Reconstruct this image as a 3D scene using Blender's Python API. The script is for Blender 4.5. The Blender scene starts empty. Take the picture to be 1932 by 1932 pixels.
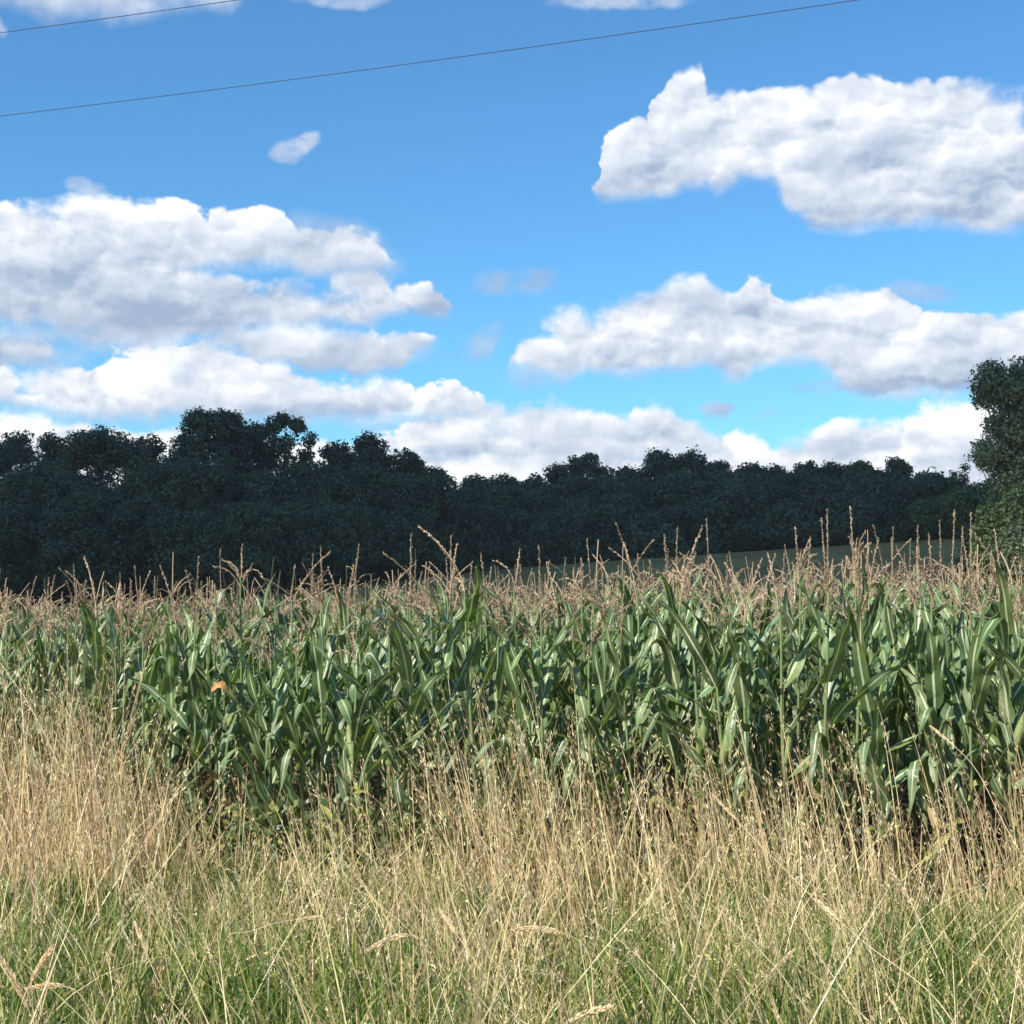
import bpy, math, random
import numpy as np
from mathutils import Vector, Matrix

R = random.Random(11)
G = np.random.default_rng(7)
rad = math.radians
sc = bpy.context.scene

# ------------------------------------------------------------------ camera
EYE = 1.65
F = 966 / math.tan(rad(18))            # focal length in units of 1/1932 of the frame
HOR = 1100.0                           # row of the horizon in those units
PITCH = math.atan((HOR - 966) / F)
cam_d = bpy.data.cameras.new('camera')
cam = bpy.data.objects.new('camera', cam_d)
sc.collection.objects.link(cam)
cam.location = (0, 0, EYE)
cam.rotation_euler = (rad(90) + PITCH, 0, 0)
cam_d.sensor_fit = 'HORIZONTAL'
cam_d.sensor_width = 36
cam_d.lens = 18 / math.tan(rad(18))
cam_d.clip_start = 0.05
cam_d.clip_end = 12000
sc.camera = cam


def ray(px, py):
    """direction through a point of the view, normalised so that y = 1"""
    dx, dz = (px - 966) / F, (966 - py) / F
    y = math.cos(PITCH) - dz * math.sin(PITCH)
    z = math.sin(PITCH) + dz * math.cos(PITCH)
    return Vector((dx / y, 1.0, z / y))


def at(px, py, d):
    v = ray(px, py) * d
    return Vector((v.x, v.y, v.z + EYE))


# ------------------------------------------------------------------ light
SUN = Vector((-0.60, -0.52, 0.68)).normalized()
SUN_EL = math.asin(SUN.z)
SUN_AZ = math.atan2(SUN.x, SUN.y)
ld = bpy.data.lights.new('sun', 'SUN')
ld.energy = 5.0
ld.angle = rad(0.53)
ld.color = (1.0, 0.95, 0.86)
lo = bpy.data.objects.new('sun', ld)
sc.collection.objects.link(lo)
lo.rotation_euler = SUN.to_track_quat('Z', 'Y').to_euler()
lo.location = (0, 0, 60)
sc.view_settings.view_transform = 'Standard'
sc.view_settings.look = 'None'
sc.view_settings.exposure = 0.55
sc.view_settings.gamma = 1.0
sc.cycles.max_bounces = 8
sc.cycles.diffuse_bounces = 3
sc.cycles.glossy_bounces = 2
sc.cycles.transmission_bounces = 4
sc.cycles.transparent_max_bounces = 4
sc.cycles.volume_bounces = 0
sc.cycles.use_denoising = True

HAZE = 0.00019

# ------------------------------------------------------------------ sky
world = bpy.data.worlds.new('World')
sc.world = world
world.use_nodes = True
wt = world.node_tree
wt.nodes.clear()


class NT:
    """small helper to write node graphs"""
    def __init__(s, t): s.t = t
    def n(s, typ, **kw):
        nd = s.t.nodes.new(typ)
        for k, v in kw.items(): setattr(nd, k, v)
        return nd
    def put(s, sock, v):
        if isinstance(v, bpy.types.NodeSocket): s.t.links.new(v, sock)
        elif v is not None: sock.default_value = v
    def m(s, op, a, b=None, c=None, clamp=False):
        nd = s.n('ShaderNodeMath', operation=op, use_clamp=clamp)
        s.put(nd.inputs[0], a)
        if b is not None: s.put(nd.inputs[1], b)
        if c is not None: s.put(nd.inputs[2], c)
        return nd.outputs[0]
    def v(s, op, a, b=None, c=None):
        nd = s.n('ShaderNodeVectorMath', operation=op)
        s.put(nd.inputs[0], a)
        if b is not None: s.put(nd.inputs[1], b)
        if c is not None: s.put(nd.inputs[2], c)
        return nd.outputs[1] if op in ('LENGTH', 'DOT_PRODUCT', 'DISTANCE') else nd.outputs[0]
    def ss(s, lo_, hi, x):
        nd = s.n('ShaderNodeMapRange', interpolation_type='SMOOTHSTEP')
        s.put(nd.inputs[0], x); s.put(nd.inputs[1], lo_); s.put(nd.inputs[2], hi)
        return nd.outputs[0]
    def mr(s, x, a, b, c, d):
        nd = s.n('ShaderNodeMapRange'); nd.clamp = True
        for i, q in enumerate((x, a, b, c, d)): s.put(nd.inputs[i], q)
        return nd.outputs[0]
    def mix(s, f, a, b, mode='MIX'):
        nd = s.n('ShaderNodeMix', data_type='RGBA', blend_type=mode)
        s.put(nd.inputs[0], f); s.put(nd.inputs[6], a); s.put(nd.inputs[7], b)
        return nd.outputs[2]
    def noise(s, vec, scale, detail=4, rough=0.5, lac=2.0, dist=0.0):
        nd = s.n('ShaderNodeTexNoise')
        s.put(nd.inputs['Vector'], vec)
        nd.inputs['Scale'].default_value = scale
        nd.inputs['Detail'].default_value = detail
        nd.inputs['Roughness'].default_value = rough
        nd.inputs['Lacunarity'].default_value = lac
        nd.inputs['Distortion'].default_value = dist
        return nd
    def ramp(s, fac, stops):
        nd = s.n('ShaderNodeValToRGB')
        s.put(nd.inputs[0], fac)
        el = nd.color_ramp.elements
        while len(el) < len(stops): el.new(0.5)
        for e, (p, c) in zip(el, stops):
            e.position = p
            e.color = (c, c, c, 1) if isinstance(c, (int, float)) else (*c, 1)
        return nd.outputs[0]
    def curve(s, x, pts):
        nd = s.n('ShaderNodeFloatCurve')
        s.put(nd.inputs['Value'], x)
        cv = nd.mapping.curves[0]
        nd.mapping.use_clip = True
        nd.mapping.extend = 'HORIZONTAL'
        cv.points[0].location = pts[0]
        cv.points[1].location = pts[-1]
        for p in pts[1:-1]: cv.points.new(*p)
        for p in cv.points: p.handle_type = 'VECTOR'
        nd.mapping.update()
        return nd.outputs[0]


W = NT(wt)
BILLOW_K = 0.19
co = W.n('ShaderNodeTexCoord').outputs['Generated']
dirv = W.v('NORMALIZE', co)
sep = W.n('ShaderNodeSeparateXYZ'); W.put(sep.inputs[0], dirv)
X, Y, Z = sep.outputs
AZ = W.m('ARCTAN2', X, Y)                                   # azimuth from the field's axis
EL = W.m('DIVIDE', Z, W.m('MAXIMUM', W.m('SQRT', W.m('ADD', W.m('MULTIPLY', X, X), W.m('MULTIPLY', Y, Y))), 0.05))
# azimuth and elevation in milliradian-like units: U grows to the right, V grows downwards, V = 1100 is the horizon
U0 = W.m('MULTIPLY_ADD', AZ, F * 0.985, 966)
V0 = W.m('MULTIPLY_ADD', EL, -F * 0.985, HOR)
wn = W.noise(dirv, 17, 5, 0.55)
wsub = W.v('SUBTRACT', wn.outputs['Color'], (0.5, 0.5, 0.5))
wsep = W.n('ShaderNodeSeparateXYZ'); W.put(wsep.inputs[0], wsub)
wn2 = W.noise(dirv, 48, 6, 0.55)
wsub2 = W.v('SUBTRACT', wn2.outputs['Color'], (0.5, 0.5, 0.5))
wsep2 = W.n('ShaderNodeSeparateXYZ'); W.put(wsep2.inputs[0], wsub2)
U = W.m('ADD', W.m('MULTIPLY_ADD', wsep.outputs[0], 60, U0), W.m('MULTIPLY', wsep2.outputs[0], 46))
V = W.m('ADD', W.m('MULTIPLY_ADD', wsep.outputs[1], 36, V0), W.m('MULTIPLY', wsep2.outputs[1], 40))
# billow relief: the difference of a noise taken here and a little towards the sun
sv = W.n('ShaderNodeCombineXYZ')
W.put(sv.inputs[0], W.m('MULTIPLY', AZ, 1.0)); W.put(sv.inputs[1], W.m('MULTIPLY', EL, 1.5))
p0 = sv.outputs[0]
wv = W.v('MULTIPLY_ADD', wsub2, (0.030, 0.030, 0.030), p0)


def billow(p, sc1, det):
    """rounded heads like a cauliflower: inverted cell distance, smooth bulges with creases between them"""
    vn = W.n('ShaderNodeTexVoronoi', feature='F1')
    W.put(vn.inputs['Vector'], p)
    vn.inputs['Scale'].default_value = sc1
    vn.inputs['Detail'].default_value = det
    vn.inputs['Roughness'].default_value = 0.5
    vn.inputs['Lacunarity'].default_value = 2.3
    d = vn.outputs['Distance']
    return W.m('SUBTRACT', 1.0, W.m('MULTIPLY', d, d))


ra = billow(wv, 22, 2)
rb = billow(W.v('ADD', wv, (-0.005, 0.008, 0.0)), 22, 2)
na = W.noise(p0, 14, 5, 0.5, dist=0.4).outputs[0]
nb_ = W.noise(W.v('ADD', p0, (-0.010, 0.018, 0.0)), 14, 5, 0.5, dist=0.4).outputs[0]
REL = W.m('ADD', W.m('MULTIPLY', W.m('SUBTRACT', ra, rb), BILLOW_K), W.m('MULTIPLY', W.m('SUBTRACT', na, nb_), 0.8))
HEADS = W.m('SUBTRACT', ra, 0.62)
rc = W.noise(p0, 9, 3, 0.5).outputs[0]
BIG = W.m('SUBTRACT', rc, 0.5)
FINE = wsep2.outputs[2]

nish = W.n('ShaderNodeTexSky', sky_type='NISHITA')
nish.sun_disc = False
nish.sun_elevation = SUN_EL
nish.sun_rotation = SUN_AZ
nish.altitude = 150
nish.air_density = 1.0
nish.dust_density = 0.25
nish.ozone_density = 2.2
SKY_STRENGTH = 0.094
sky_col = W.v('MULTIPLY', nish.outputs[0], (0.53, 1.01, 1.30))


def blob(cx, cy, rx, ry, tilt=0.0, soft=1.0, src=None):
    """1 inside an ellipse of sky, falling softly to 0"""
    u, v = src or (U, V)
    du, dv = W.m('SUBTRACT', u, cx), W.m('SUBTRACT', v, cy)
    if tilt:
        c, s_ = math.cos(rad(tilt)), math.sin(rad(tilt))
        a = W.m('ADD', W.m('MULTIPLY', du, c), W.m('MULTIPLY', dv, s_))
        b = W.m('SUBTRACT', W.m('MULTIPLY', dv, c), W.m('MULTIPLY', du, s_))
        du, dv = a, b
    a = W.m('DIVIDE', du, rx); b = W.m('DIVIDE', dv, ry)
    r2 = W.m('MULTIPLY_ADD', a, a, W.m('MULTIPLY', b, b))
    return W.ss(1.0 + 0.35 * soft, 1.0 - 0.85 * soft, r2)


# light and dark parts inside the clouds: (u, v, ru, rv, tilt, amount)
tone = None
for (cx, cy, rx, ry, tl, am) in [
        (110, 425, 150, 35, 0, .10), (300, 415, 90, 28, 0, .14), (490, 425, 60, 25, 0, .12), (85, 450, 70, 22, 0, -.20), (190, 432, 50, 14, 0, -.14),
        (100, 570, 200, 45, 4, -.24), (360, 565, 45, 26, 0, .16), (300, 620, 160, 35, 0, -.14), (700, 545, 90, 30, 0, .16), (620, 465, 70, 45, 0, -.20), (560, 560, 60, 30, 0, -.1),
        (550, 640, 80, 26, 0, .26), (585, 690, 75, 10, 0, -.30), (680, 675, 90, 25, 0, -.14),
        (290, 715, 75, 50, -15, .24), (215, 745, 20, 45, -10, -.20), (440, 725, 70, 30, 0, .08), (720, 745, 80, 28, 0, .06), (790, 745, 35, 22, 0, .14), (610, 780, 180, 14, 0, -.12),
        (60, 810, 110, 28, 0, .28), (890, 885, 60, 25, 0, .34), (790, 810, 90, 20, 0, .14), (950, 850, 180, 16, 0, -.14), (1220, 765, 35, 16, 0, .14), (1130, 800, 90, 22, 0, .04), (1245, 815, 40, 30, 0, -.12),
        (1180, 270, 40, 40, 0, .12), (1260, 215, 30, 70, 10, .12), (1240, 330, 80, 20, 0, -.14), (1560, 260, 160, 14, -5, -.10), (1600, 430, 190, 22, 0, -.20), (1750, 300, 90, 45, 0, .08), (1650, 200, 60, 30, 0, .04), (1820, 420, 60, 25, 0, -.16),
        (1070, 625, 75, 45, 0, .22), (1270, 575, 90, 35, 0, -.16), (1440, 600, 60, 45, 0, -.16), (1580, 590, 90, 30, -8, .16), (1560, 640, 110, 12, 5, -.16), (1680, 690, 120, 22, -3, .22), (1660, 745, 130, 16, 0, -.34), (1400, 655, 70, 20, 0, .06), (1850, 625, 50, 18, 0, -.2),
        (1400, 850, 45, 28, 0, .36), (1570, 800, 70, 14, -20, .20), (1750, 790, 70, 25, 0, .24), (1600, 850, 170, 18, -3, -.18), (1690, 865, 120, 10, 0, .12)]:
    t_ = W.m('MULTIPLY', blob(cx, cy, rx, ry, tl, 1.0), am)
    tone = t_ if tone is None else W.m('ADD', tone, t_)
TONE = W.m('ADD', tone, W.m('ADD', W.m('MULTIPLY', REL, 1.6), W.m('MULTIPLY', BIG, 0.5)))

CLOUD_DARK = (0.28, 0.36, 0.49, 1)
CLOUD_MID = (0.50, 0.555, 0.645, 1)
CLOUD_LIGHT = (0.80, 0.81, 0.82, 1)


def cloud_colour(b):
    c = W.mix(W.ss(0.0, 0.55, b), CLOUD_DARK, CLOUD_MID)
    return W.mix(W.ss(0.40, 1.0, b), c, CLOUD_LIGHT)


EDGE = W.ss(.42, .66, W.noise(dirv, 13, 2, .5).outputs[0])


def layer(col, pts, st=9, sb=20, bt=0.85, bb=0.30, op=1.0):
    """one cloud: pts are (u, v of its top, v of its base)"""
    x0, x1 = pts[0][0], pts[-1][0]
    xn = W.m('DIVIDE', W.m('SUBTRACT', U, x0), x1 - x0, clamp=True)
    nz = lambda v: (v + 400) / 1600
    tp = W.curve(xn, [((p[0] - x0) / (x1 - x0), nz(p[1])) for p in pts])
    bo = W.curve(xn, [((p[0] - x0) / (x1 - x0), nz(p[2])) for p in pts])
    tp = W.m('MULTIPLY_ADD', tp, 1600, -400)
    bo = W.m('MULTIPLY_ADD', bo, 1600, -400)
    dt = W.m('ADD', W.m('SUBTRACT', V, tp), W.m('MULTIPLY_ADD', HEADS, 22, 2)); db = W.m('ADD', W.m('SUBTRACT', bo, V), sb * .8)
    stv = W.m('MULTIPLY_ADD', EDGE, st * 3.5, st)
    al = W.m('MULTIPLY', W.ss(-2.0, stv, dt), W.ss(-sb * .6, sb * 1.9, W.m('MULTIPLY_ADD', FINE, 40, db)))
    # ends of the cloud fade out
    if x0 > -50: al = W.m('MULTIPLY', al, W.ss(x0 - 5, x0 + 6, U))
    if x1 < 1990: al = W.m('MULTIPLY', al, W.ss(x1 + 14, x1 - 14, U))
    t = W.m('DIVIDE', dt, W.m('MAXIMUM', W.m('SUBTRACT', bo, tp), 20), clamp=True)
    b = W.m('ADD', W.m('MULTIPLY_ADD', W.m('POWER', t, 1.2), bb - bt, bt - .05), TONE)
    if op < 1: al = W.m('MULTIPLY', al, op)
    return W.mix(al, col, cloud_colour(b))


def wisp(col, cx, cy, rx, ry, tilt, op, b):
    a = W.m('MULTIPLY', blob(cx, cy, rx, ry, tilt, 1.0), op)
    a = W.m('MULTIPLY', a, W.m('MULTIPLY_ADD', FINE, 4.5, 0.95, clamp=True))
    return W.mix(a, col, cloud_colour(W.m('ADD', b, REL)))


bgn = W.n('ShaderNodeBackground')
sky_scaled = W.v('MULTIPLY', sky_col, (SKY_STRENGTH,) * 3)
c = sky_scaled
# farthest and lowest first
c = layer(c, [(-300, 800, 1100), (20, 765, 1100), (30, 780, 1100), (115, 785, 1100), (190, 801, 1100), (320, 798, 1100), (480, 812, 1100), (600, 812, 1100), (700, 835, 1100), (1000, 850, 1100), (1340, 850, 1100), (1452, 868, 1100), (1500, 870, 1100), (1932, 860, 1100), (2300, 860, 1100)], 8, 20, .92, .55)
c = layer(c, [(1345, 850, 905), (1363, 828, 905), (1396, 820, 905), (1436, 829, 905), (1456, 850, 905)], 5, 20, .95, .6)
c = layer(c, [(818, 900, 925), (850, 870, 925), (900, 861, 925), (935, 868, 925), (955, 895, 925)], 5, 20, .95, .6)
c = layer(c, [(1445, 846, 960), (1470, 829, 960), (1516, 812, 960), (1556, 786, 960), (1616, 786, 960), (1666, 781, 960), (1706, 765, 960), (1746, 759, 960), (1806, 767, 960), (1860, 780, 960), (2300, 790, 960)], 7, 20, .92, .45)
c = layer(c, [(672, 822, 850), (700, 798, 860), (740, 788, 868), (830, 782, 872), (960, 762, 880), (1030, 752, 885), (1091, 759, 885), (1131, 771, 885), (1182, 778, 885), (1193, 754, 885), (1226, 742, 885), (1261, 744, 885), (1281, 769, 885), (1316, 799, 885), (1346, 826, 885), (1385, 850, 885)], 8, 22, .80, .42)
c = layer(c, [(-300, 700, 770), (0, 707, 770), (50, 707, 775), (75, 727, 775), (100, 720, 780), (170, 697, 795), (200, 680, 800), (225, 658, 803), (270, 662, 803), (300, 652, 803), (340, 662, 790), (372, 652, 790), (395, 645, 795), (407, 665, 795), (475, 680, 797), (505, 692, 797), (600, 700, 795), (640, 715, 798), (665, 710, 800), (720, 702, 795), (800, 705, 795), (860, 712, 793), (890, 735, 795), (940, 745, 800), (966, 760, 815), (1030, 785, 815)], 8, 20, .88, .38)
c = wisp(c, 30, 700, 60, 22, 0, .75, .12)
c = layer(c, [(5, 665, 690), (25, 642, 690), (60, 638, 700), (110, 640, 705), (135, 665, 700)], 8, 16, .6, .3)
c = layer(c, [(415, 640, 655), (430, 625, 668), (450, 620, 672), (490, 610, 685), (550, 604, 698), (595, 607, 702), (620, 617, 704), (690, 610, 704), (712, 620, 704), (750, 628, 700), (765, 628, 675), (822, 632, 655)], 9, 12, .74, .22)
c = layer(c, [(-300, 510, 640), (0, 510, 637), (75, 505, 632), (115, 500, 622), (150, 500, 650), (225, 500, 653), (300, 500, 655), (400, 528, 650), (440, 518, 645), (480, 522, 625), (575, 522, 618), (600, 533, 616), (675, 515, 614), (710, 512, 600), (740, 520, 592), (800, 515, 588), (838, 535, 588), (856, 565, 580)], 10, 14, .46, .25)
c = layer(c, [(-300, 390, 590), (0, 390, 590), (30, 392, 590), (100, 395, 580), (165, 385, 570), (210, 385, 560), (260, 385, 555), (320, 382, 548), (350, 392, 540), (390, 416, 530), (405, 420, 522), (430, 405, 510), (475, 397, 505), (515, 399, 500), (550, 412, 500), (575, 437, 505), (605, 433, 515), (630, 422, 518), (660, 417, 518), (700, 430, 512), (725, 450, 505), (748, 485, 500)], 8, 20, .84, .36)
c = layer(c, [(958, 665, 690), (968, 635, 690), (986, 609, 692), (1026, 586, 696), (1086, 574, 702), (1116, 586, 706), (1166, 560, 706), (1216, 544, 702), (1266, 521, 696), (1326, 521, 688), (1346, 544, 705), (1386, 544, 716), (1398, 517, 712), (1441, 524, 690), (1461, 554, 686), (1481, 564, 686), (1516, 545, 690), (1545, 545, 712), (1586, 546, 748), (1656, 554, 764), (1680, 570, 762), (1720, 590, 758), (1816, 601, 755), (1856, 609, 750), (1891, 604, 745), (1932, 584, 735), (2300, 560, 730)], 9, 14, .74, .34)
c = layer(c, [(1114, 355, 366), (1124, 295, 368), (1141, 260, 368), (1176, 236, 368), (1218, 220, 368), (1224, 184, 368), (1246, 158, 368), (1266, 129, 368), (1291, 114, 356), (1322, 122, 354), (1336, 160, 356), (1376, 153, 352), (1401, 160, 345), (1416, 176, 345), (1446, 158, 350), (1476, 172, 405), (1541, 166, 445), (1576, 166, 452), (1596, 152, 454), (1636, 154, 450), (1671, 179, 440), (1701, 184, 440), (1746, 175, 445), (1816, 184, 464), (1866, 199, 464), (1932, 212, 456), (2300, 260, 440)], 11, 16, .74, .42)
c = layer(c, [(-300, -250, 55), (0, -250, 48), (100, -250, 58), (160, -250, 66), (260, -250, 55), (330, -250, 32), (445, -60, 20), (480, -50, -20)], 10, 26, .8, .5, .85)
HOLE = [(1915, 262, 40, 30, 0), (1905, 235, 26, 16, 20)]
for q in HOLE: c = W.mix(W.m('MULTIPLY', blob(*q), .9), c, sky_scaled)
for q in [(560, 292, 36, 20, -5, .60, .45), (590, 278, 30, 18, -35, .60, .55), (340, 655, 230, 26, 0, .75, .42), (640, 668, 170, 40, 0, .65, .5), (90, 600, 160, 40, 0, .6, .35), (1000, 800, 130, 26, 12, .8, .55), (1240, 820, 130, 30, 10, .7, .55), (430, 690, 120, 30, 0, .6, .5), (60, 660, 90, 26, 0, .6, .4), (150, 690, 60, 40, -30, .35, .4), (640, 480, 120, 60, 15, .5, .35), (5, 100, 40, 28, 20, .75, .45), (650, 5, 85, 22, 0, .55, .55), (1190, 2, 150, 22, 0, .6, .6), (970, 537, 75, 26, 0, .62, .15),
          (905, 650, 26, 52, 40, .55, .22), (1010, 712, 60, 26, 0, .45, .25), (1350, 782, 38, 14, 0, .8, .18), (1440, 787, 26, 9, -25, .5, .2), (1715, 572, 75, 22, 8, .5, .2), (1395, 705, 50, 26, -30, .5, .45), (1560, 735, 90, 14, -5, .5, .15), (185, 380, 40, 14, 0, .5, .4)]:
    c = wisp(c, *q)
W.put(bgn.inputs[0], c)
bgn.inputs[1].default_value = 0.95
wo = W.n('ShaderNodeOutputWorld')
wt.links.new(bgn.outputs[0], wo.inputs[0])
world.cycles.sampling_method = 'MANUAL'
world.cycles.sample_map_resolution = 512


# ------------------------------------------------------------------ helpers
def tag(o, label=None, cat=None, group=None, kind=None):
    if label: o['label'] = label
    if cat: o['category'] = cat
    if group: o['group'] = group
    if kind: o['kind'] = kind
    return o


class MB:
    """collects quads with a texture coordinate and a tint per vertex"""
    def __init__(s): s.v, s.f, s.uv, s.c, s.n = [], [], [], [], 0
    def add(s, v, f, uv=None, c=None):
        v = np.asarray(v, float).reshape(-1, 3)
        s.v.append(v); s.f.append(np.asarray(f, int).reshape(-1, 4) + s.n)
        s.uv.append(np.zeros((len(v), 2)) if uv is None else np.asarray(uv, float).reshape(-1, 2))
        s.c.append(np.ones((len(v), 3)) * (0.5 if c is None else np.asarray(c, float)))
        s.n += len(v)
    def arrays(s):
        return np.concatenate(s.v), np.concatenate(s.f), np.concatenate(s.uv), np.concatenate(s.c)
    def mesh(s, name, mats, smooth=True):
        v, f, uv, c = s.arrays()
        return raw_mesh(name, v, f, uv, c, mats, smooth)


def raw_mesh(name, v, f, uv, c, mats, smooth=True):
    me = bpy.data.meshes.new(name)
    me.vertices.add(len(v)); me.vertices.foreach_set('co', v.astype(np.float32).ravel())
    me.loops.add(f.size); me.loops.foreach_set('vertex_index', f.astype(np.int32).ravel())
    me.polygons.add(len(f))
    me.polygons.foreach_set('loop_start', (np.arange(len(f)) * 4).astype(np.int32))
    me.polygons.foreach_set('loop_total', np.full(len(f), 4, np.int32))
    me.update(calc_edges=True)
    if smooth: me.polygons.foreach_set('use_smooth', np.ones(len(f), bool))
    l = me.uv_layers.new(name='UVMap')
    l.data.foreach_set('uv', uv[f.ravel()].astype(np.float32).ravel())
    a = me.color_attributes.new('tint', 'FLOAT_COLOR', 'POINT')
    a.data.foreach_set('color', np.concatenate([c, np.ones((len(c), 1))], 1).astype(np.float32).ravel())
    for m in (mats if isinstance(mats, (list, tuple)) else [mats]): me.materials.append(m)
    return me


def obj(name, me, parent=None):
    o = bpy.data.objects.new(name, me)
    sc.collection.objects.link(o)
    if parent is not None: o.parent = parent
    return o


def empty(name, loc, rz=0.0):
    o = bpy.data.objects.new(name, None)
    o.empty_display_size = 0.1
    sc.collection.objects.link(o)
    o.location = loc; o.rotation_euler = (0, 0, rz)
    return o


def copy_tree(o, parent=None):
    c_ = o.copy(); sc.collection.objects.link(c_)
    if parent is not None: c_.parent = parent
    for ch in list(kids.get(o, [])): copy_tree(ch, c_)
    return c_


kids = {}


def norm(a): return a / np.maximum(np.linalg.norm(a, axis=-1, keepdims=True), 1e-9)


def ribbon(P, S, w, fold=0.0, mb=None, c=None, N=None, vv=None):
    """leaf-like strip: centre line P, side vectors S, half widths w; fold lifts the two edges"""
    P = np.asarray(P); n = len(P)
    T = norm(np.gradient(P, axis=0))
    S = norm(S - (S * T).sum(1, keepdims=True) * T)
    Nn = np.cross(S, T)
    w = np.asarray(w)[:, None]
    fo = np.asarray(fold).reshape(-1, 1) * w if np.ndim(fold) else fold * w
    L = P - S * w + Nn * fo; Rr = P + S * w + Nn * fo
    v = np.stack([L, P, Rr], 1).reshape(-1, 3)
    i = np.arange(n - 1) * 3
    f = np.concatenate([np.stack([i, i + 1, i + 4, i + 3], 1), np.stack([i + 1, i + 2, i + 5, i + 4], 1)])
    t = np.linspace(0, 1, n)
    uv = np.stack([np.tile([0, .5, 1], n), np.repeat(t, 3)], 1)
    mb.add(v, f, uv, c)


def tube(P, r, mb, k=6, c=None):
    P = np.asarray(P, float); n = len(P)
    T = norm(np.gradient(P, axis=0))
    a = np.array([1.0, 0.05, 0.0]) if abs(T[0][0]) < .8 else np.array([0, 1.0, 0.1])
    A = norm(np.cross(T, a)); B = np.cross(T, A)
    an = np.arange(k) / k * 2 * np.pi
    r = np.broadcast_to(np.asarray(r, float), (n,))
    v = P[:, None] + r[:, None, None] * (np.cos(an)[None, :, None] * A[:, None] + np.sin(an)[None, :, None] * B[:, None])
    i = (np.arange(n - 1) * k)[:, None]; j = np.arange(k)[None]; j2 = (j + 1) % k
    f = np.stack([i + j, i + j2, i + k + j2, i + k + j], -1).reshape(-1, 4)
    uv = np.stack([np.tile(an / 6.283, n), np.repeat(np.linspace(0, 1, n), k)], 1)
    mb.add(v.reshape(-1, 3), f, uv, c)


# ------------------------------------------------------------------ materials
def mat(name):
    m = bpy.data.materials.new(name); m.use_nodes = True
    m.node_tree.nodes.clear()
    return m, NT(m.node_tree)


def leafy(name, build, rough=0.45, trans=0.3, trans_gain=(1.3, 1.5, 0.5), spec=0.5, bump=None):
    m, n = mat(name)
    col = build(n)
    p = n.n('ShaderNodeBsdfPrincipled')
    n.put(p.inputs['Base Color'], col)
    p.inputs['Roughness'].default_value = rough
    p.inputs['Specular IOR Level'].default_value = spec
    if bump:
        b = n.n('ShaderNodeBump'); b.inputs['Strength'].default_value = bump[1]; b.inputs['Distance'].default_value = bump[2]
        n.put(b.inputs['Height'], bump[0](n)); n.put(p.inputs['Normal'], b.outputs[0])
    t = n.n('ShaderNodeBsdfTranslucent')
    n.put(t.inputs[0], n.v('MULTIPLY', col, trans_gain))
    mx = n.n('ShaderNodeMixShader'); mx.inputs[0].default_value = trans
    m.node_tree.links.new(p.outputs[0], mx.inputs[1]); m.node_tree.links.new(t.outputs[0], mx.inputs[2])
    o = n.n('ShaderNodeOutputMaterial'); m.node_tree.links.new(mx.outputs[0], o.inputs[0])
    return m


def uvsep(n):
    s_ = n.n('ShaderNodeSeparateXYZ'); n.put(s_.inputs[0], n.n('ShaderNodeTexCoord').outputs['UV'])
    return s_.outputs[0], s_.outputs[1]


def attr(n, name='tint'):
    a = n.n('ShaderNodeAttribute'); a.attribute_name = name; a.attribute_type = 'GEOMETRY'
    return a.outputs['Color']


def objrand(n): return n.n('ShaderNodeObjectInfo').outputs['Random']


def corn_leaf_col(n):
    u, v = uvsep(n)
    d = n.m('ABSOLUTE', n.m('SUBTRACT', u, 0.5))
    pos = n.n('ShaderNodeNewGeometry').outputs['Position']
    nz = n.noise(pos, 5, 4, 0.6).outputs[0]
    st = n.n('ShaderNodeCombineXYZ'); n.put(st.inputs[0], n.m('MULTIPLY', u, 24)); n.put(st.inputs[1], n.m('MULTIPLY', v, 1.2)); 
    vein = n.noise(st.outputs[0], 1.0, 2, 0.6).outputs[0]
    g = n.mix(nz, (0.055, 0.108, 0.034, 1), (0.190, 0.262, 0.112, 1))
    g = n.mix(n.m('MULTIPLY', n.ss(.45, .7, vein), .4), g, (0.20, 0.27, 0.13, 1))
    g = n.mix(n.m('MULTIPLY', n.ss(.93, 1.0, v), .7), g, (0.36, 0.28, 0.12, 1))         # dry tips
    g = n.mix(n.m('MULTIPLY', n.ss(.66, .78, n.noise(pos, 2.3, 3, .5).outputs[0]), .6), g, (0.30, 0.27, 0.08, 1))   # yellowed patches
    tint = attr(n)
    g = n.mix(1.0, g, n.v('MULTIPLY', tint, (2, 2, 2)), 'MULTIPLY')
    return n.mix(n.m('MULTIPLY', n.ss(.10, .05, d), n.ss(1.0, .55, v)), g, (0.55, 0.58, 0.38, 1))


def vein_h(n):
    u, v = uvsep(n)
    st = n.n('ShaderNodeCombineXYZ'); n.put(st.inputs[0], n.m('MULTIPLY', u, 40)); n.put(st.inputs[1], n.m('MULTIPLY', v, 1.5))
    return n.noise(st.outputs[0], 1.0, 2, 0.5).outputs[0]


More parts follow.
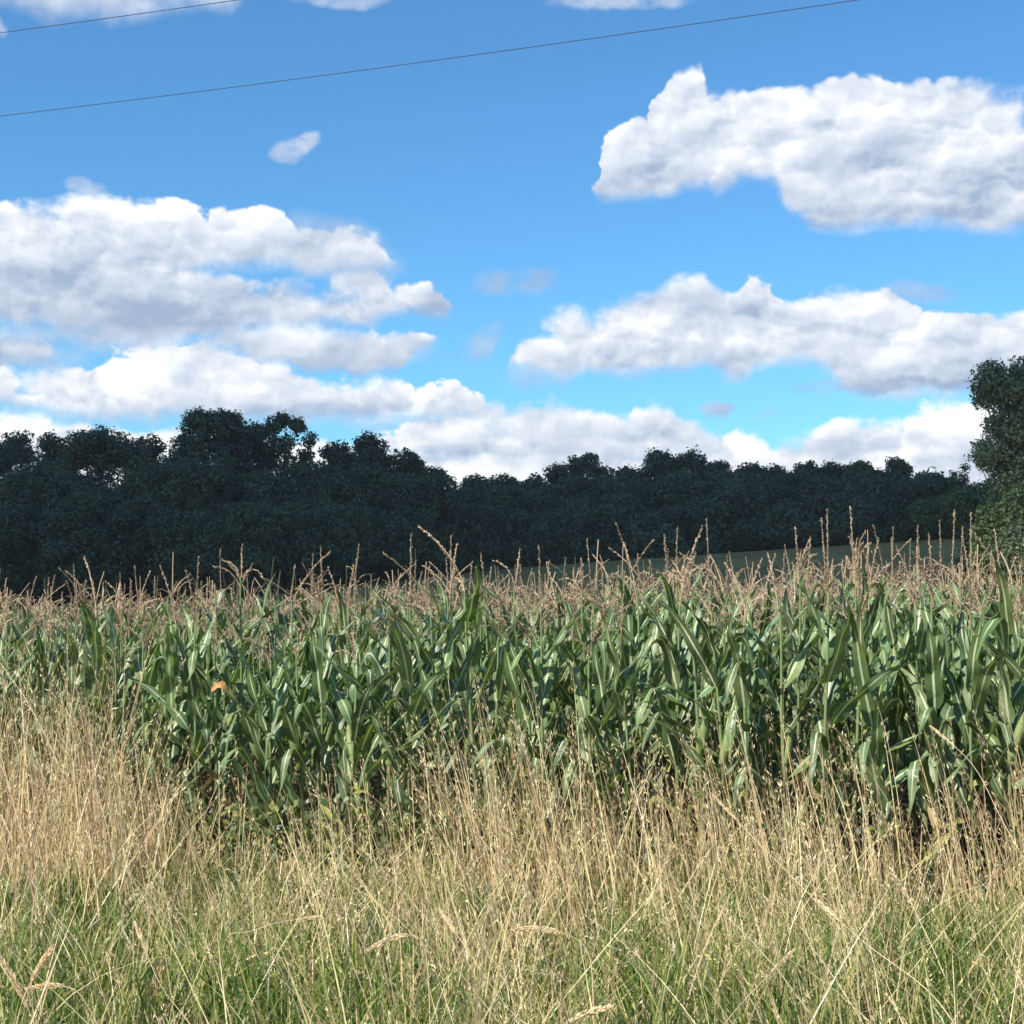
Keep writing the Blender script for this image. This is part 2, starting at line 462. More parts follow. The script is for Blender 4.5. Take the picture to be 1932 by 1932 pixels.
M = {}
M['corn_leaf'] = leafy('corn_leaf', corn_leaf_col, 0.42, 0.20, (1.35, 1.6, 0.5), 0.42, (vein_h, 0.25, 0.003))
M['dry_leaf'] = leafy('dry_leaf', lambda n: n.mix(n.noise(n.n('ShaderNodeNewGeometry').outputs['Position'], 9, 4, .6).outputs[0], (0.24, 0.17, 0.085, 1), (0.48, 0.38, 0.22, 1)), 0.7, 0.3, (1.1, 1, .7), .2)
M['yellow_leaf'] = leafy('yellow_leaf', lambda n: n.mix(n.noise(n.n('ShaderNodeNewGeometry').outputs['Position'], 9, 4, .6).outputs[0], (0.30, 0.34, 0.08, 1), (0.62, 0.56, 0.18, 1)), 0.6, 0.35, (1.1, 1.1, .5), .2)
M['orange_leaf'] = leafy('orange_leaf', lambda n: n.mix(n.noise(n.n('ShaderNodeNewGeometry').outputs['Position'], 12, 4, .6).outputs[0], (0.55, 0.27, 0.10, 1), (0.80, 0.50, 0.24, 1)), 0.6, 0.3, (1.1, .9, .6), .2)
M['stalk'] = leafy('corn_stalk', lambda n: n.mix(n.ss(.2, .75, uvsep(n)[1]), (0.16, 0.18, 0.07, 1), (0.17, 0.24, 0.09, 1)), 0.5, 0.05)
M['husk'] = leafy('husk', lambda n: n.mix(n.noise(n.n('ShaderNodeTexCoord').outputs['UV'], 14, 3, .6).outputs[0], (0.15, 0.24, 0.07, 1), (0.34, 0.38, 0.15, 1)), 0.55, 0.15)
M['silk'] = leafy('silk', lambda n: n.mix(n.noise(n.n('ShaderNodeNewGeometry').outputs['Position'], 60, 3, .6).outputs[0], (0.10, 0.04, 0.02, 1), (0.30, 0.15, 0.07, 1)), 0.8, 0.1)
M['tassel'] = leafy('tassel', lambda n: n.mix(1.0, n.mix(n.noise(n.n('ShaderNodeNewGeometry').outputs['Position'], 90, 3, .6).outputs[0], (0.29, 0.20, 0.125, 1), (0.60, 0.46, 0.31, 1)), n.v('MULTIPLY', attr(n), (2, 2, 2)), 'MULTIPLY'), 0.75, 0.25, (1.2, 1.05, .8), .25)
M['dry_grass'] = leafy('dry_grass', lambda n: n.mix(1.0, attr(n), n.ramp(n.noise(n.n('ShaderNodeNewGeometry').outputs['Position'], 30, 3, .6).outputs[0], [(0.3, .72), (0.7, 1.15)]), 'MULTIPLY'), 0.5, 0.28, (1.15, 1.08, .8), .45)
M['green_grass'] = leafy('green_grass', lambda n: n.mix(1.0, attr(n), n.ramp(n.noise(n.n('ShaderNodeNewGeometry').outputs['Position'], 20, 3, .6).outputs[0], [(0.3, .7), (0.7, 1.2)]), 'MULTIPLY'), 0.4, 0.35, (1.4, 1.6, .5), .5)


def crown_col(dark, light):
    def f(n):
        pos = n.n('ShaderNodeNewGeometry').outputs['Position']
        g = n.mix(n.ss(.3, .7, n.noise(pos, .45, 4, .6).outputs[0]), (*dark, 1), (*light, 1))
        return n.mix(1.0, g, n.v('MULTIPLY', attr(n), (2, 2, 2)), 'MULTIPLY')
    return f


M['crown_a'] = leafy('oak_leaves', crown_col((0.056, 0.088, 0.042), (0.086, 0.120, 0.056)), 0.55, 0.22)
M['crown_b'] = leafy('wood_leaves', crown_col((0.062, 0.096, 0.045), (0.096, 0.132, 0.060)), 0.55, 0.22)
M['crown_o'] = leafy('tall_tree_leaves_sunlift', crown_col((0.118, 0.160, 0.090), (0.180, 0.228, 0.130)), 0.5, 0.25)  # leaf colour raised above natural to stand in for partial sun
M['crown_g'] = leafy('bright_leaves', crown_col((0.085, 0.130, 0.045), (0.125, 0.180, 0.060)), 0.5, 0.3)  # greener foliage, its colour also lifted in place of partial sunlight


def simple(name, f, rough=.9, bump=None):
    m, n = mat(name)
    p = n.n('ShaderNodeBsdfPrincipled'); n.put(p.inputs['Base Color'], f(n)); p.inputs['Roughness'].default_value = rough
    p.inputs['Specular IOR Level'].default_value = 0.2
    if bump:
        b = n.n('ShaderNodeBump'); b.inputs['Strength'].default_value = bump[1]; b.inputs['Distance'].default_value = bump[2]
        n.put(b.inputs['Height'], bump[0](n)); n.put(p.inputs['Normal'], b.outputs[0])
    o = n.n('ShaderNodeOutputMaterial'); m.node_tree.links.new(p.outputs[0], o.inputs[0])
    return m


posn = lambda n: n.n('ShaderNodeNewGeometry').outputs['Position']
M['bark'] = simple('bark', lambda n: n.mix(n.noise(posn(n), 6, 5, .7).outputs[0], (0.045, 0.035, 0.026, 1), (0.13, 0.105, 0.08, 1)), .95, (lambda n: n.noise(posn(n), 9, 5, .7).outputs[0], .6, .05))
M['wire'] = simple('wire', lambda n: n.mix(n.noise(posn(n), 20, 2, .5).outputs[0], (0.035, 0.035, 0.038, 1), (0.07, 0.07, 0.075, 1)), .6)


def ground_col(n):
    p = posn(n)
    s_ = n.n('ShaderNodeSeparateXYZ'); n.put(s_.inputs[0], p)
    soil = n.mix(n.noise(p, 7, 6, .65).outputs[0], (0.035, 0.024, 0.015, 1), (0.11, 0.078, 0.048, 1))
    soil = n.mix(n.m('MULTIPLY', n.ss(.55, .7, n.noise(p, 28, 4, .7).outputs[0]), .7), soil, (0.30, 0.22, 0.12, 1))
    st = n.n('ShaderNodeMapping'); n.put(st.inputs[0], p); st.inputs['Scale'].default_value = (1, .35, 1)
    ga = n.noise(st.outputs[0], .35, 8, .62).outputs[0]
    gb = n.noise(p, 3.2, 6, .7).outputs[0]
    grass = n.mix(n.ss(.35, .65, ga), (0.25, 0.165, 0.040, 1), (0.42, 0.275, 0.075, 1))
    grass = n.mix(n.m('MULTIPLY', n.ss(.4, .7, gb), .4), grass, (0.14, 0.13, 0.045, 1))
    wv = n.n('ShaderNodeTexWave', bands_direction='X'); mp = n.n('ShaderNodeMapping'); n.put(mp.inputs[0], p); mp.inputs['Rotation'].default_value = (0, 0, 1.15)
    n.put(wv.inputs['Vector'], mp.outputs[0]); wv.inputs['Scale'].default_value = .22; wv.inputs['Distortion'].default_value = 6; wv.inputs['Detail'].default_value = 4
    grass = n.mix(n.m('MULTIPLY', wv.outputs['Fac'], .45), grass, (0.18, 0.135, 0.035, 1))
    return n.mix(n.ss(56, 58, n.m('MULTIPLY_ADD', s_.outputs[0], .25, s_.outputs[1])), soil, grass)


M['ground'] = simple('ground', ground_col, .95, (lambda n: n.noise(posn(n), 12, 6, .7).outputs[0], .8, .04))


# ------------------------------------------------------------------ ground
def sstep(a, b, x):
    t = np.clip((np.asarray(x, float) - a) / (b - a), 0, 1)
    return t * t * (3 - 2 * t)


def terrain(x, y):
    x = np.asarray(x, float); y = np.asarray(y, float)
    xc = np.clip(x, -70, 70)
    z = sstep(9.6, 40, y) * (-0.72 + 0.0 * xc) + sstep(12, 56, y) * 0.030 * xc
    z = z + sstep(56, 135, y) * (3.66 + 0.040 * xc)
    return z + sstep(135, 400, y) * 2.0


def tz(x, y): return float(terrain(x, y))


def grid_axis(parts):
    out = []
    for a, b, st in parts: out += list(np.arange(a, b, st))
    out.append(parts[-1][1])
    return np.array(out)


gx = grid_axis([(-6000, -400, 700), (-400, -80, 40), (-80, 80, 4), (80, 400, 40), (400, 6000, 700)])
gy = grid_axis([(-400, -20, 60), (-20, 10, 3), (10, 140, 3), (140, 400, 20), (400, 7000, 600)])
XX, YY = np.meshgrid(gx, gy)
vv = np.stack([XX, YY, terrain(XX, YY)], -1).reshape(-1, 3)
ny, nx = XX.shape
i = (np.arange(ny - 1)[:, None] * nx + np.arange(nx - 1)[None]).ravel()
ff = np.stack([i, i + 1, i + nx + 1, i + nx], 1)
ground = obj('ground', raw_mesh('ground', vv, ff, vv[:, :2] * .1, np.ones((len(vv), 3)) * .5, M['ground']))
tag(ground, 'dry field ground rising to the wood', 'ground', kind='structure')

# ------------------------------------------------------------------ the cumulus whose shade lies on the wood and the slope
cm = bpy.data.meshes.new('cloud')
import bmesh
bm = bmesh.new()
bmesh.ops.create_icosphere(bm, subdivisions=5, radius=1.0)
from mathutils import noise as mnoise
for v_ in bm.verts:
    d = v_.co.copy()
    k = 1 + .22 * mnoise.fractal(d * 1.6, 0.8, 2.0, 5) + .08 * mnoise.fractal(d * 6, 0.8, 2.0, 4)
    v_.co = Vector((d.x * 420 * k, d.y * 260 * k, (d.z if d.z > 0 else d.z * .35) * 120 * k))
bm.to_mesh(cm); bm.free()
for p_ in cm.polygons: p_.use_smooth = True
cm.materials.append(simple('cloud_white', lambda n: n.mix(n.noise(posn(n), .01, 4, .5).outputs[0], (.82, .84, .88, 1), (.9, .9, .92, 1)), 1.0))
cloud = obj('cloud', cm)
L = 1000 / SUN.z
co_ = np.array([v_.co[:] for v_ in cm.vertices])
sh = co_ - (co_[:, 2:3] / SUN.z) * np.array(SUN)           # shadow outline relative to its centre
near = sh[np.abs(sh[:, 0] - 60) < 60, 1].min()
SHADE_FROM = 58.0
c0 = np.array([-40.0, SHADE_FROM - near, 2.0])
cloud.location = Vector(c0) + SUN * L
tag(cloud, 'white cumulus cloud high to the side of the field', 'cloud', kind='structure')

# ------------------------------------------------------------------ overhead wires
def wire(a, b, label, ext=32.0):
    a, b = np.array(a), np.array(b)
    d = (b - a) / np.linalg.norm(b - a); mid = (a + b) / 2
    s_ = np.linspace(-ext, ext, 80)
    P = mid + s_[:, None] * d
    P[:, 2] += 0.0011 * s_ ** 2 - 0.0011 * (np.linalg.norm(b - a) / 2) ** 2
    mb = MB(); tube(P, 0.0050, mb, 8)
    o = obj('power_line', mb.mesh('power_line', M['wire']))
    o['group'] = 'overhead wires crossing the sky'
    return tag(o, label, 'power line')


p_ = [at(0, 219, 23.0), at(1610, 1, 18.4)]
wire(p_[0], p_[1], 'long thin overhead wire slanting right across the open blue sky')
p_ = [at(0, 62, 21.4), at(440, 1, 20.2)]
wire(p_[0], p_[1], 'upper overhead wire cutting only the top left corner of the sky')


# ------------------------------------------------------------------ trees
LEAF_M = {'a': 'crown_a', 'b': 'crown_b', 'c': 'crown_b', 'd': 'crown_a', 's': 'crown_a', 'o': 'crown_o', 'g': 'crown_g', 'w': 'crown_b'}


def crown_mesh(seed, w, h, key, leaf, lobes=None):
    """crown of width w and height h standing on the origin; returns the mesh and the clump centres"""
    g = np.random.default_rng(seed)
    hw = w / 2
    # envelope: ellipsoids (x, y, z, rx, rz)
    lob = [(0, 0, .16 * h, hw * .95, .18 * h), (0, 0, .36 * h, hw * 1.0, .34 * h), (0, 0, .62 * h, hw * .86, .33 * h)]
    top = {'s': 4, 'd': 3, 'o': 4}.get(key, 2)
    for k in range(top):
        a = g.uniform(0, 6.28) if k else 0.0
        r = hw * g.uniform(.25, .5)
        lob.append((math.cos(a) * (hw - r) * .8, math.sin(a) * (hw - r) * .6, h * g.uniform(.68, .84), r, r * .9))
    lob.append((g.uniform(-.2, .2) * hw, 0, h - hw * .42, hw * .52, hw * .42))
    if key == 'g': lob = [(0, 0, .4 * h, hw, .45 * h), (hw * .3, 0, .68 * h, hw * .6, .32 * h), (-hw * .45, -.2, .55 * h, hw * .5, .3 * h)]
    if key == 'w': lob = [(0, 0, .5 * h, hw * .6, .4 * h), (hw * .2, 0, .8 * h, hw * .35, .2 * h), (-hw * .3, 0, .7 * h, hw * .4, .22 * h)]
    if lobes: lob = lobes
    rc = {'s': .62, 'o': .75, 'w': .5, 'g': .7}.get(key, .85) * (w / 7) ** .35
    dens = {'s': .55, 'w': .28, 'o': .95}.get(key, 1.0)
    area = sum(4 * math.pi * rx * (rx + rz) / 2 for (_, _, _, rx, rz) in lob)
    ncl = int(min(420, area / (rc * rc) * .8 * dens))
    wts = np.array([rx * rz for (_, _, _, rx, rz) in lob]); wts = wts / wts.sum()
    cs = []
    while len(cs) < ncl:
        x, y, z, rx, rz = lob[g.choice(len(lob), p=wts)]
        d = norm(g.normal(size=3)); r = g.uniform(.45, 1) ** .35
        rr = rc * g.uniform(.45, 1.2)
        p = np.array([x + d[0] * r * max(rx - rr * .8, .1), y + d[1] * r * max(rx - rr * .8, .1), z + d[2] * r * max(rz - rr * .8, .1)])
        if p[2] < rr * .3 and key not in 'so': p[2] = rr * .3
        if p[2] > h - rr * .8: p[2] = h - rr * .8
        cs.append(np.append(p, rr))
    cs = np.array(cs)
    n = np.maximum((cs[:, 3] ** 2 * 4.2 / (leaf * leaf) * .72).astype(int), 12)
    idx = np.repeat(np.arange(len(cs)), n); k = len(idx)
    d = norm(g.normal(size=(k, 3)))
    ax = norm(g.normal(size=(len(cs), 3)))[idx]
    bump = 1 + .3 * np.sin((d * ax).sum(1, keepdims=True) * 5 + idx[:, None])
    c_ = cs[idx, :3] + d * cs[idx, 3:4] * g.uniform(.25, 1.0, (k, 1)) ** .5 * bump * np.array([1, 1, .8])
    nrm = norm(d * .9 + g.normal(size=(k, 3)) * .5 + np.array([0, 0, .3]))
    a = norm(np.cross(nrm, g.normal(size=(k, 3)))); b = np.cross(nrm, a)
    s_ = leaf * .88 * g.uniform(.5, 1.5, (k, 1))
    q = np.stack([c_ - a * s_, c_ - b * s_ * .6 + nrm * s_ * .25, c_ + a * s_, c_ + b * s_ * .6 + nrm * s_ * .25], 1)
    t = g.uniform(.42, .58, (k, 1)) + g.uniform(-.09, .09, len(cs))[idx][:, None]
    cc = np.repeat(t, 4, 0) * np.array([1, 1, .95])
    v = q.reshape(-1, 3)
    return raw_mesh('crown', v, np.arange(len(v)).reshape(-1, 4), np.zeros((len(v), 2)), cc, M[LEAF_M[key]], False), cs


def trunk_mesh(cs, w, h, seed):
    g = np.random.default_rng(seed + 99)
    mb = MB()
    t = np.linspace(0, 1, 8)
    P = np.stack([.02 * w * np.sin(t * 4), .02 * w * (np.cos(t * 3) - 1), t * .78 * h], 1)
    tube(P, .026 * h * (1 - t * .8), mb, 8)
    sel = cs[g.permutation(len(cs))[:min(60, len(cs))]]
    for (x, y, z, r) in sel:
        z0 = min(max(z * g.uniform(.35, .6), .06 * h), .72 * h)
        s_ = np.linspace(0, 1, 6)[:, None]
        a = np.array([0, 0, z0]); b = np.array([x, y, z])
        m_ = a * (1 - s_) + b * s_; m_[:, 2:] -= .06 * np.sin(s_ * np.pi) * np.linalg.norm(b - a)
        m_[:, :2] += .12 * np.sin(s_ * 7 + g.uniform(0, 6, 2))
        tube(m_, .008 * h * (1 - .85 * s_[:, 0]), mb, 5)
    return mb.mesh('trunk', M['bark'])


NTREE = [0]


def tree(px, ytop, wpx, d, key, name, label, cat='tree', group='trees of the dark wood behind the corn', lobes=None):
    top = at(px, ytop, d)
    gz = tz(top.x, d) - .15
    h = (top.z - gz)
    w = wpx / F * d * 1.22
    if lobes:
        k = d / F
        lobes = [((q[0] - px) * k, 0, at(q[0], q[1], d).z - gz, q[2] * k, (q[3] if len(q) > 3 else q[2]) * k) for q in lobes]
    NTREE[0] += 1; seed = 40 + NTREE[0] * 7
    o = empty(name, (top.x, d, gz), 0)
    tag(o, label, cat, group)
    cm_, cs = crown_mesh(seed, w, h, key, .0012 * d + .005 if key in 'og' else .00115 * d, lobes)
    obj('crown', cm_, o); obj('trunk', trunk_mesh(cs, w, h, seed), o)
    return o


LOB0 = {(398, 761): [(398, 815, 62, 48), (352, 850, 38, 40), (440, 830, 40, 45), (395, 900, 95, 80), (400, 1010, 105, 95), (375, 790, 32, 24), (425, 795, 34, 26)],
        (540, 768): [(520, 800, 26, 22), (560, 802, 24, 20), (586, 832, 16, 22), (498, 830, 30, 36), (545, 860, 48, 48), (530, 940, 80, 80), (535, 790, 18, 16), (574, 868, 22, 22)],
        (828, 878): [(822, 892, 22, 14), (845, 902, 16, 12), (800, 905, 28, 26), (820, 960, 50, 60)]}
for a in [
        (-70, 800, 190, 121, 'a', 'broadleaf_tree', 'dark tree cut by the left edge of the photo'),
        (35, 808, 150, 127, 'b', 'broadleaf_tree', 'dark tree at the far left with a ragged crown top under white cloud'),
        (108, 812, 100, 130, 'd', 'broadleaf_tree', 'narrow dark tree in the dip beside the far left crown'),
        (192, 796, 190, 120, 'c', 'broadleaf_tree', 'broad dark tree with a flat domed top left of the tallest oak'),
        (280, 818, 100, 127, 'b', 'broadleaf_tree', 'small dark tree tucked against the left flank of the tallest oak'),
        (398, 761, 190, 124, 'd', 'oak_tree', 'tallest dark oak of the wood with a high rounded crown'),
        (468, 790, 110, 127, 'a', 'oak_tree', 'dark oak filling the notch between the two highest crowns'),
        (540, 768, 130, 126, 's', 'oak_tree', 'open crowned oak with gaps of sky on its right side'),
        (640, 822, 100, 131, 'b', 'oak_tree', 'rounded oak just right of the open crowned oak'),
        (690, 812, 110, 131, 'c', 'oak_tree', 'dark oak with a spiky top left of centre'),
        (768, 840, 110, 130, 's', 'oak_tree', 'loose dark oak on the slope where the skyline falls to centre'),
        (828, 878, 70, 136, 's', 'oak_tree', 'small airy oak at the foot of the falling skyline beside bright cloud'),
        (885, 891, 90, 160, 'b', 'distant_tree', 'low distant tree at the left of the dip in the skyline'),
        (945, 889, 100, 166, 'a', 'distant_tree', 'low distant tree at the bottom of the skyline dip'),
        (1003, 891, 90, 166, 'c', 'distant_tree', 'low distant tree at the right of the dip in the skyline'),
        (1058, 872, 90, 158, 'd', 'distant_tree', 'dark tree on the left shoulder of the spreading centre oak'),
        (1110, 846, 100, 152, 's', 'oak_tree', 'spreading oak right of centre with sky showing through its twigs'),
        (1180, 874, 90, 158, 'b', 'broadleaf_tree', 'dark tree between the spreading centre oak and the domed pair'),
        (1243, 842, 110, 152, 'a', 'broadleaf_tree', 'left one of the pair of high domed crowns right of centre'),
        (1298, 843, 95, 154, 'd', 'broadleaf_tree', 'right one of the pair of high domed crowns right of centre'),
        (1352, 864, 90, 155, 'c', 'broadleaf_tree', 'first dark tree of the even skyline right of the domed pair'), (1405, 868, 90, 152, 'b', 'broadleaf_tree', 'second dark tree of the even skyline right of the domed pair'), (1458, 872, 90, 150, 'a', 'broadleaf_tree', 'third dark tree of the even skyline right of the domed pair'),
        (1512, 864, 85, 148, 's', 'broadleaf_tree', 'airy topped dark tree in the middle of the even skyline'), (1565, 866, 90, 148, 'd', 'broadleaf_tree', 'fifth dark tree of the even skyline right of the domed pair'), (1625, 864, 95, 146, 'c', 'broadleaf_tree', 'wide dark tree just left of the knobbly topped tree'),
        (1688, 857, 62, 140, 'd', 'broadleaf_tree', 'dark tree whose knobbly top ends the skyline before the pale gap at right'),
        (70, 862, 240, 114, 'c', 'woodland_tree', 'low dark tree in front of the far left crown'), (300, 858, 270, 113, 'b', 'woodland_tree', 'low dark tree under the left flank of the tallest oak'), (470, 880, 230, 115, 'a', 'woodland_tree', 'low dark tree directly below the notch between the two highest crowns'), (635, 872, 210, 119, 'c', 'woodland_tree', 'low dark tree below the oak right of the open crowned one'),
        (185, 915, 260, 108, 'a', 'woodland_tree', 'bottom tree of the wood below the broad flat domed tree'), (405, 950, 280, 108, 'c', 'woodland_tree', 'bottom tree of the wood straight below the tallest oak'), (-20, 935, 240, 108, 'b', 'woodland_tree', 'bottom tree of the wood in the far left corner of the dark mass'), (570, 930, 260, 112, 'b', 'woodland_tree', 'bottom tree of the wood below the open crowned oak'),
        (765, 892, 210, 122, 'a', 'woodland_tree', 'low dark tree under the loose oak where the skyline falls'), (895, 912, 210, 138, 'b', 'woodland_tree', 'low dark tree under the small airy oak'), (1025, 915, 230, 142, 'c', 'woodland_tree', 'low dark tree under the bottom of the skyline dip'), (700, 960, 240, 118, 'c', 'woodland_tree', 'bottom tree of the wood where the pale slope begins'), (850, 955, 220, 128, 'a', 'woodland_tree', 'bottom tree of the wood just right of where the pale slope begins'),
        (1150, 890, 200, 142, 'a', 'woodland_tree', 'low dark tree under the spreading centre oak'), (1290, 880, 220, 141, 'c', 'woodland_tree', 'low dark tree under the pair of high domed crowns'), (1425, 895, 200, 139, 'b', 'woodland_tree', 'low dark tree under the even skyline, first right of the domed pair'), (1555, 888, 200, 137, 'a', 'woodland_tree', 'low dark tree under the even skyline, second right of the domed pair'), (1655, 900, 180, 133, 'c', 'woodland_tree', 'low dark tree under the knobbly topped tree'),
        (985, 955, 200, 136, 'b', 'woodland_tree', 'tree foot of the wood on the slope under the skyline dip'), (1115, 935, 210, 137, 'c', 'woodland_tree', 'tree foot of the wood on the slope left of the spreading centre oak'), (1235, 955, 200, 136, 'b', 'woodland_tree', 'tree foot of the wood on the slope under the left domed crown'), (1360, 925, 210, 135, 'a', 'woodland_tree', 'tree foot of the wood on the slope right of the domed pair'), (1495, 950, 200, 133, 'c', 'woodland_tree', 'tree foot of the wood on the slope before the even skyline'), (1612, 930, 200, 131, 'b', 'woodland_tree', 'tree foot of the wood on the slope left of the bushes at right')]:
    tree(*a, lobes=LOB0.get((a[0], a[1])))
LOB = {(1925, 668): [(1888, 730, 62, 56), (1950, 730, 60, 56), (1905, 800, 52, 50), (1882, 858, 62, 44), (1965, 840, 90, 110), (1930, 930, 80, 90), (1940, 1020, 90, 80), (2010, 760, 60, 80), (1868, 700, 26, 24), (1925, 690, 30, 22)]}
ug = MB()
g = np.random.default_rng(77)
ux = g.uniform(-1, 1, 26000); uy = 121 + g.uniform(-2.5, 2.5, 26000) + 12 * sstep(-12, 6, ux * 48) + 3 * np.sin(ux * 17)
ux = ux * 48; uz = g.uniform(0, 1, 26000) ** .8 * (1.9 + .9 * np.sin(ux * .7) + .6 * np.sin(ux * 1.9 + 2)) + terrain(ux, uy) - .1
C_ = np.stack([ux, uy, uz], 1); nr = norm(g.normal(size=C_.shape) + [0, -.5, .5]); A_ = norm(np.cross(nr, g.normal(size=C_.shape))); B_ = np.cross(nr, A_)
sz = .16 * g.uniform(.5, 1.5, (len(C_), 1))
q_ = np.stack([C_ - A_ * sz, C_ - B_ * sz * .6, C_ + A_ * sz, C_ + B_ * sz * .6], 1).reshape(-1, 3)
ug.add(q_, np.arange(len(q_)).reshape(-1, 4), None, np.repeat(g.uniform(.38, .62, (len(C_), 1)), 4, 0) * np.ones(3))
tag(obj('undergrowth', ug.mesh('undergrowth', M['crown_b'], False)), 'dark undergrowth along the foot of the wood', 'undergrowth', kind='stuff')
gr = 'trees and bushes at the right end of the wood'
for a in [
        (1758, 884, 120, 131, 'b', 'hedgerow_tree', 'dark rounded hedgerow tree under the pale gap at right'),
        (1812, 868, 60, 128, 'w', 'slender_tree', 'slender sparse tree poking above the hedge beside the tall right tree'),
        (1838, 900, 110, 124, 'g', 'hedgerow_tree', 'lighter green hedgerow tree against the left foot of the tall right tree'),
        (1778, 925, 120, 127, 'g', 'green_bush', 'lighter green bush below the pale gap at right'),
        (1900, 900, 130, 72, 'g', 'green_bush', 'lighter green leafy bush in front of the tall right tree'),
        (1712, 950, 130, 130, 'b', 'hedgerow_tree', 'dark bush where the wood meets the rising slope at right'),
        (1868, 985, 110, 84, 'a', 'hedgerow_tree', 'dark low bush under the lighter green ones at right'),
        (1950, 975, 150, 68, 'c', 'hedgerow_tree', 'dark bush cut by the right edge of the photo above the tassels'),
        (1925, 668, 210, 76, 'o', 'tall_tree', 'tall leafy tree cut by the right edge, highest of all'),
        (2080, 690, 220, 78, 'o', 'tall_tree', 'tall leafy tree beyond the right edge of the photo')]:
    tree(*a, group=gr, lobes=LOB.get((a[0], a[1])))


# ------------------------------------------------------------------ corn
def leaf_line(g, h, phi, length, th0, bend, n=15, r0=.012, twist=0.0):
    s_ = np.linspace(0, 1, n)
    th = th0 - bend * s_ ** 1.55
    if bend > 1.5:                                      # a leaf that kinks over
        k0 = .28 + .25 * ((length * 37) % 1); th = th0 - bend * sstep(k0, k0 + .22, s_)
    ds = length / (n - 1)
    rr = r0 + np.concatenate([[0], np.cumsum(np.cos(th[:-1]) * ds)])
    zz = h + np.concatenate([[0], np.cumsum(np.sin(th[:-1]) * ds)])
    ph = phi + twist * .25 * s_ ** 2
    P = np.stack([rr * np.cos(ph), rr * np.sin(ph), zz], 1)
    tw = twist * s_ ** 1.3
    side = np.stack([-np.sin(ph), np.cos(ph), 0 * ph], 1)
    T = norm(np.gradient(P, axis=0)); side = norm(side - (side * T).sum(1, keepdims=True) * T)
    up = np.cross(side, T)
    S = side * np.cos(tw)[:, None] + up * np.sin(tw)[:, None]
    return s_, P, S


def leaf_width(s_, w): return w * np.clip(np.minimum(s_ * 5 + .5, 1), 0, 1) * np.clip(1 - s_ ** 2.1, 0, 1) ** .95 + .0006


def corn_leaf(g, mb, spec, n=15):
    h, phi, length, th0, bend, w, twist, c_ = spec
    s_, P, S = leaf_line(g, h, phi, length, th0, bend, n, twist=twist)
    wv = leaf_width(s_, w)
    if n > 8:
        a, b = g.uniform(0, 6), g.uniform(0, 6)
        T = norm(np.gradient(P, axis=0)); N_ = np.cross(norm(S), T)
        P0 = P + N_ * (.014 * np.sin(s_ * 12 + a))[:, None] * s_[:, None]
        ribbon(P0, S + N_ * (.45 * np.sin(s_ * 15 + b))[:, None], wv, .38 - .30 * s_, mb, c_)
    else:
        ribbon(P, S, wv, .3, mb, c_)


def tassel(g, mb, h, spike, nb, lean, k=4, lod=False):
    n = 9 if not lod else 4
    s_ = np.linspace(0, 1, n)
    lp = g.uniform(0, 6.28)
    cur = lean * s_ ** 1.6
    P = np.stack([cur * np.cos(lp), cur * np.sin(lp), h + spike * s_ * (1 - .12 * lean * 4 * s_)], 1)
    c_ = np.array([.5, .5, .5]) * g.uniform(.8, 1.25)

    def spikelets(P, r, w):
        # many small florets along an axis give the rough, knotted outline
        L_ = np.linalg.norm(np.diff(P, axis=0), axis=1).sum(); m_ = max(6, int(L_ / .0055))
        t = np.linspace(.03, 1, m_); idx = t * (len(P) - 1); i0 = np.minimum(idx.astype(int), len(P) - 2)
        c0 = P[i0] + (P[i0 + 1] - P[i0]) * (idx - i0)[:, None]
        T = norm(P[i0 + 1] - P[i0])
        d = norm(np.cross(T, g.normal(size=(m_, 3))))
        a = norm(T * .9 + d * .55); b = norm(np.cross(a, g.normal(size=(m_, 3))))
        ln = w * g.uniform(.8, 1.4, (m_, 1)); wd = ln * .34
        q = np.stack([c0, c0 + a * ln * .5 + b * wd, c0 + a * ln, c0 + a * ln * .5 - b * wd], 1)
        mb.add(q.reshape(-1, 3), np.arange(m_ * 4).reshape(-1, 4), None, c_ * g.uniform(.85, 1.15))
    if lod:
        sd = np.tile(norm(g.normal(size=3) * [1, 1, 0])[None], (n, 1))
        ribbon(P, sd, np.linspace(.0065, .005, n), 0.9, mb, c_)
    else:
        tube(P, np.linspace(.0042, .0016, n), mb, 4, c_)
        spikelets(P[2:], .003, .013)
    for j in range(nb):
        z0 = g.uniform(.06, .42); ph = g.uniform(0, 6.28); ln = g.uniform(.14, .27)
        th0 = rad(g.uniform(48, 78)); bd = rad(g.uniform(20, 140)) if g.random() < .8 else rad(10)
        m_ = 8 if not lod else 4
        q = np.linspace(0, 1, m_); th = th0 - bd * q ** 1.2
        i0 = z0 * (n - 1); b0 = P[int(i0)]
        ds = ln / (m_ - 1)
        rr = np.concatenate([[0], np.cumsum(np.cos(th[:-1]) * ds)]); zz = np.concatenate([[0], np.cumsum(np.sin(th[:-1]) * ds)])
        Q = b0 + np.stack([rr * np.cos(ph), rr * np.sin(ph), zz], 1)
        if lod:
            ribbon(Q, np.tile(norm(g.normal(size=3))[None], (m_, 1)), np.linspace(.0058, .004, m_), 0.9, mb, c_)
        else:
            tube(Q, np.linspace(.0025, .0012, m_), mb, 4, c_)
            spikelets(Q, .002, .011)


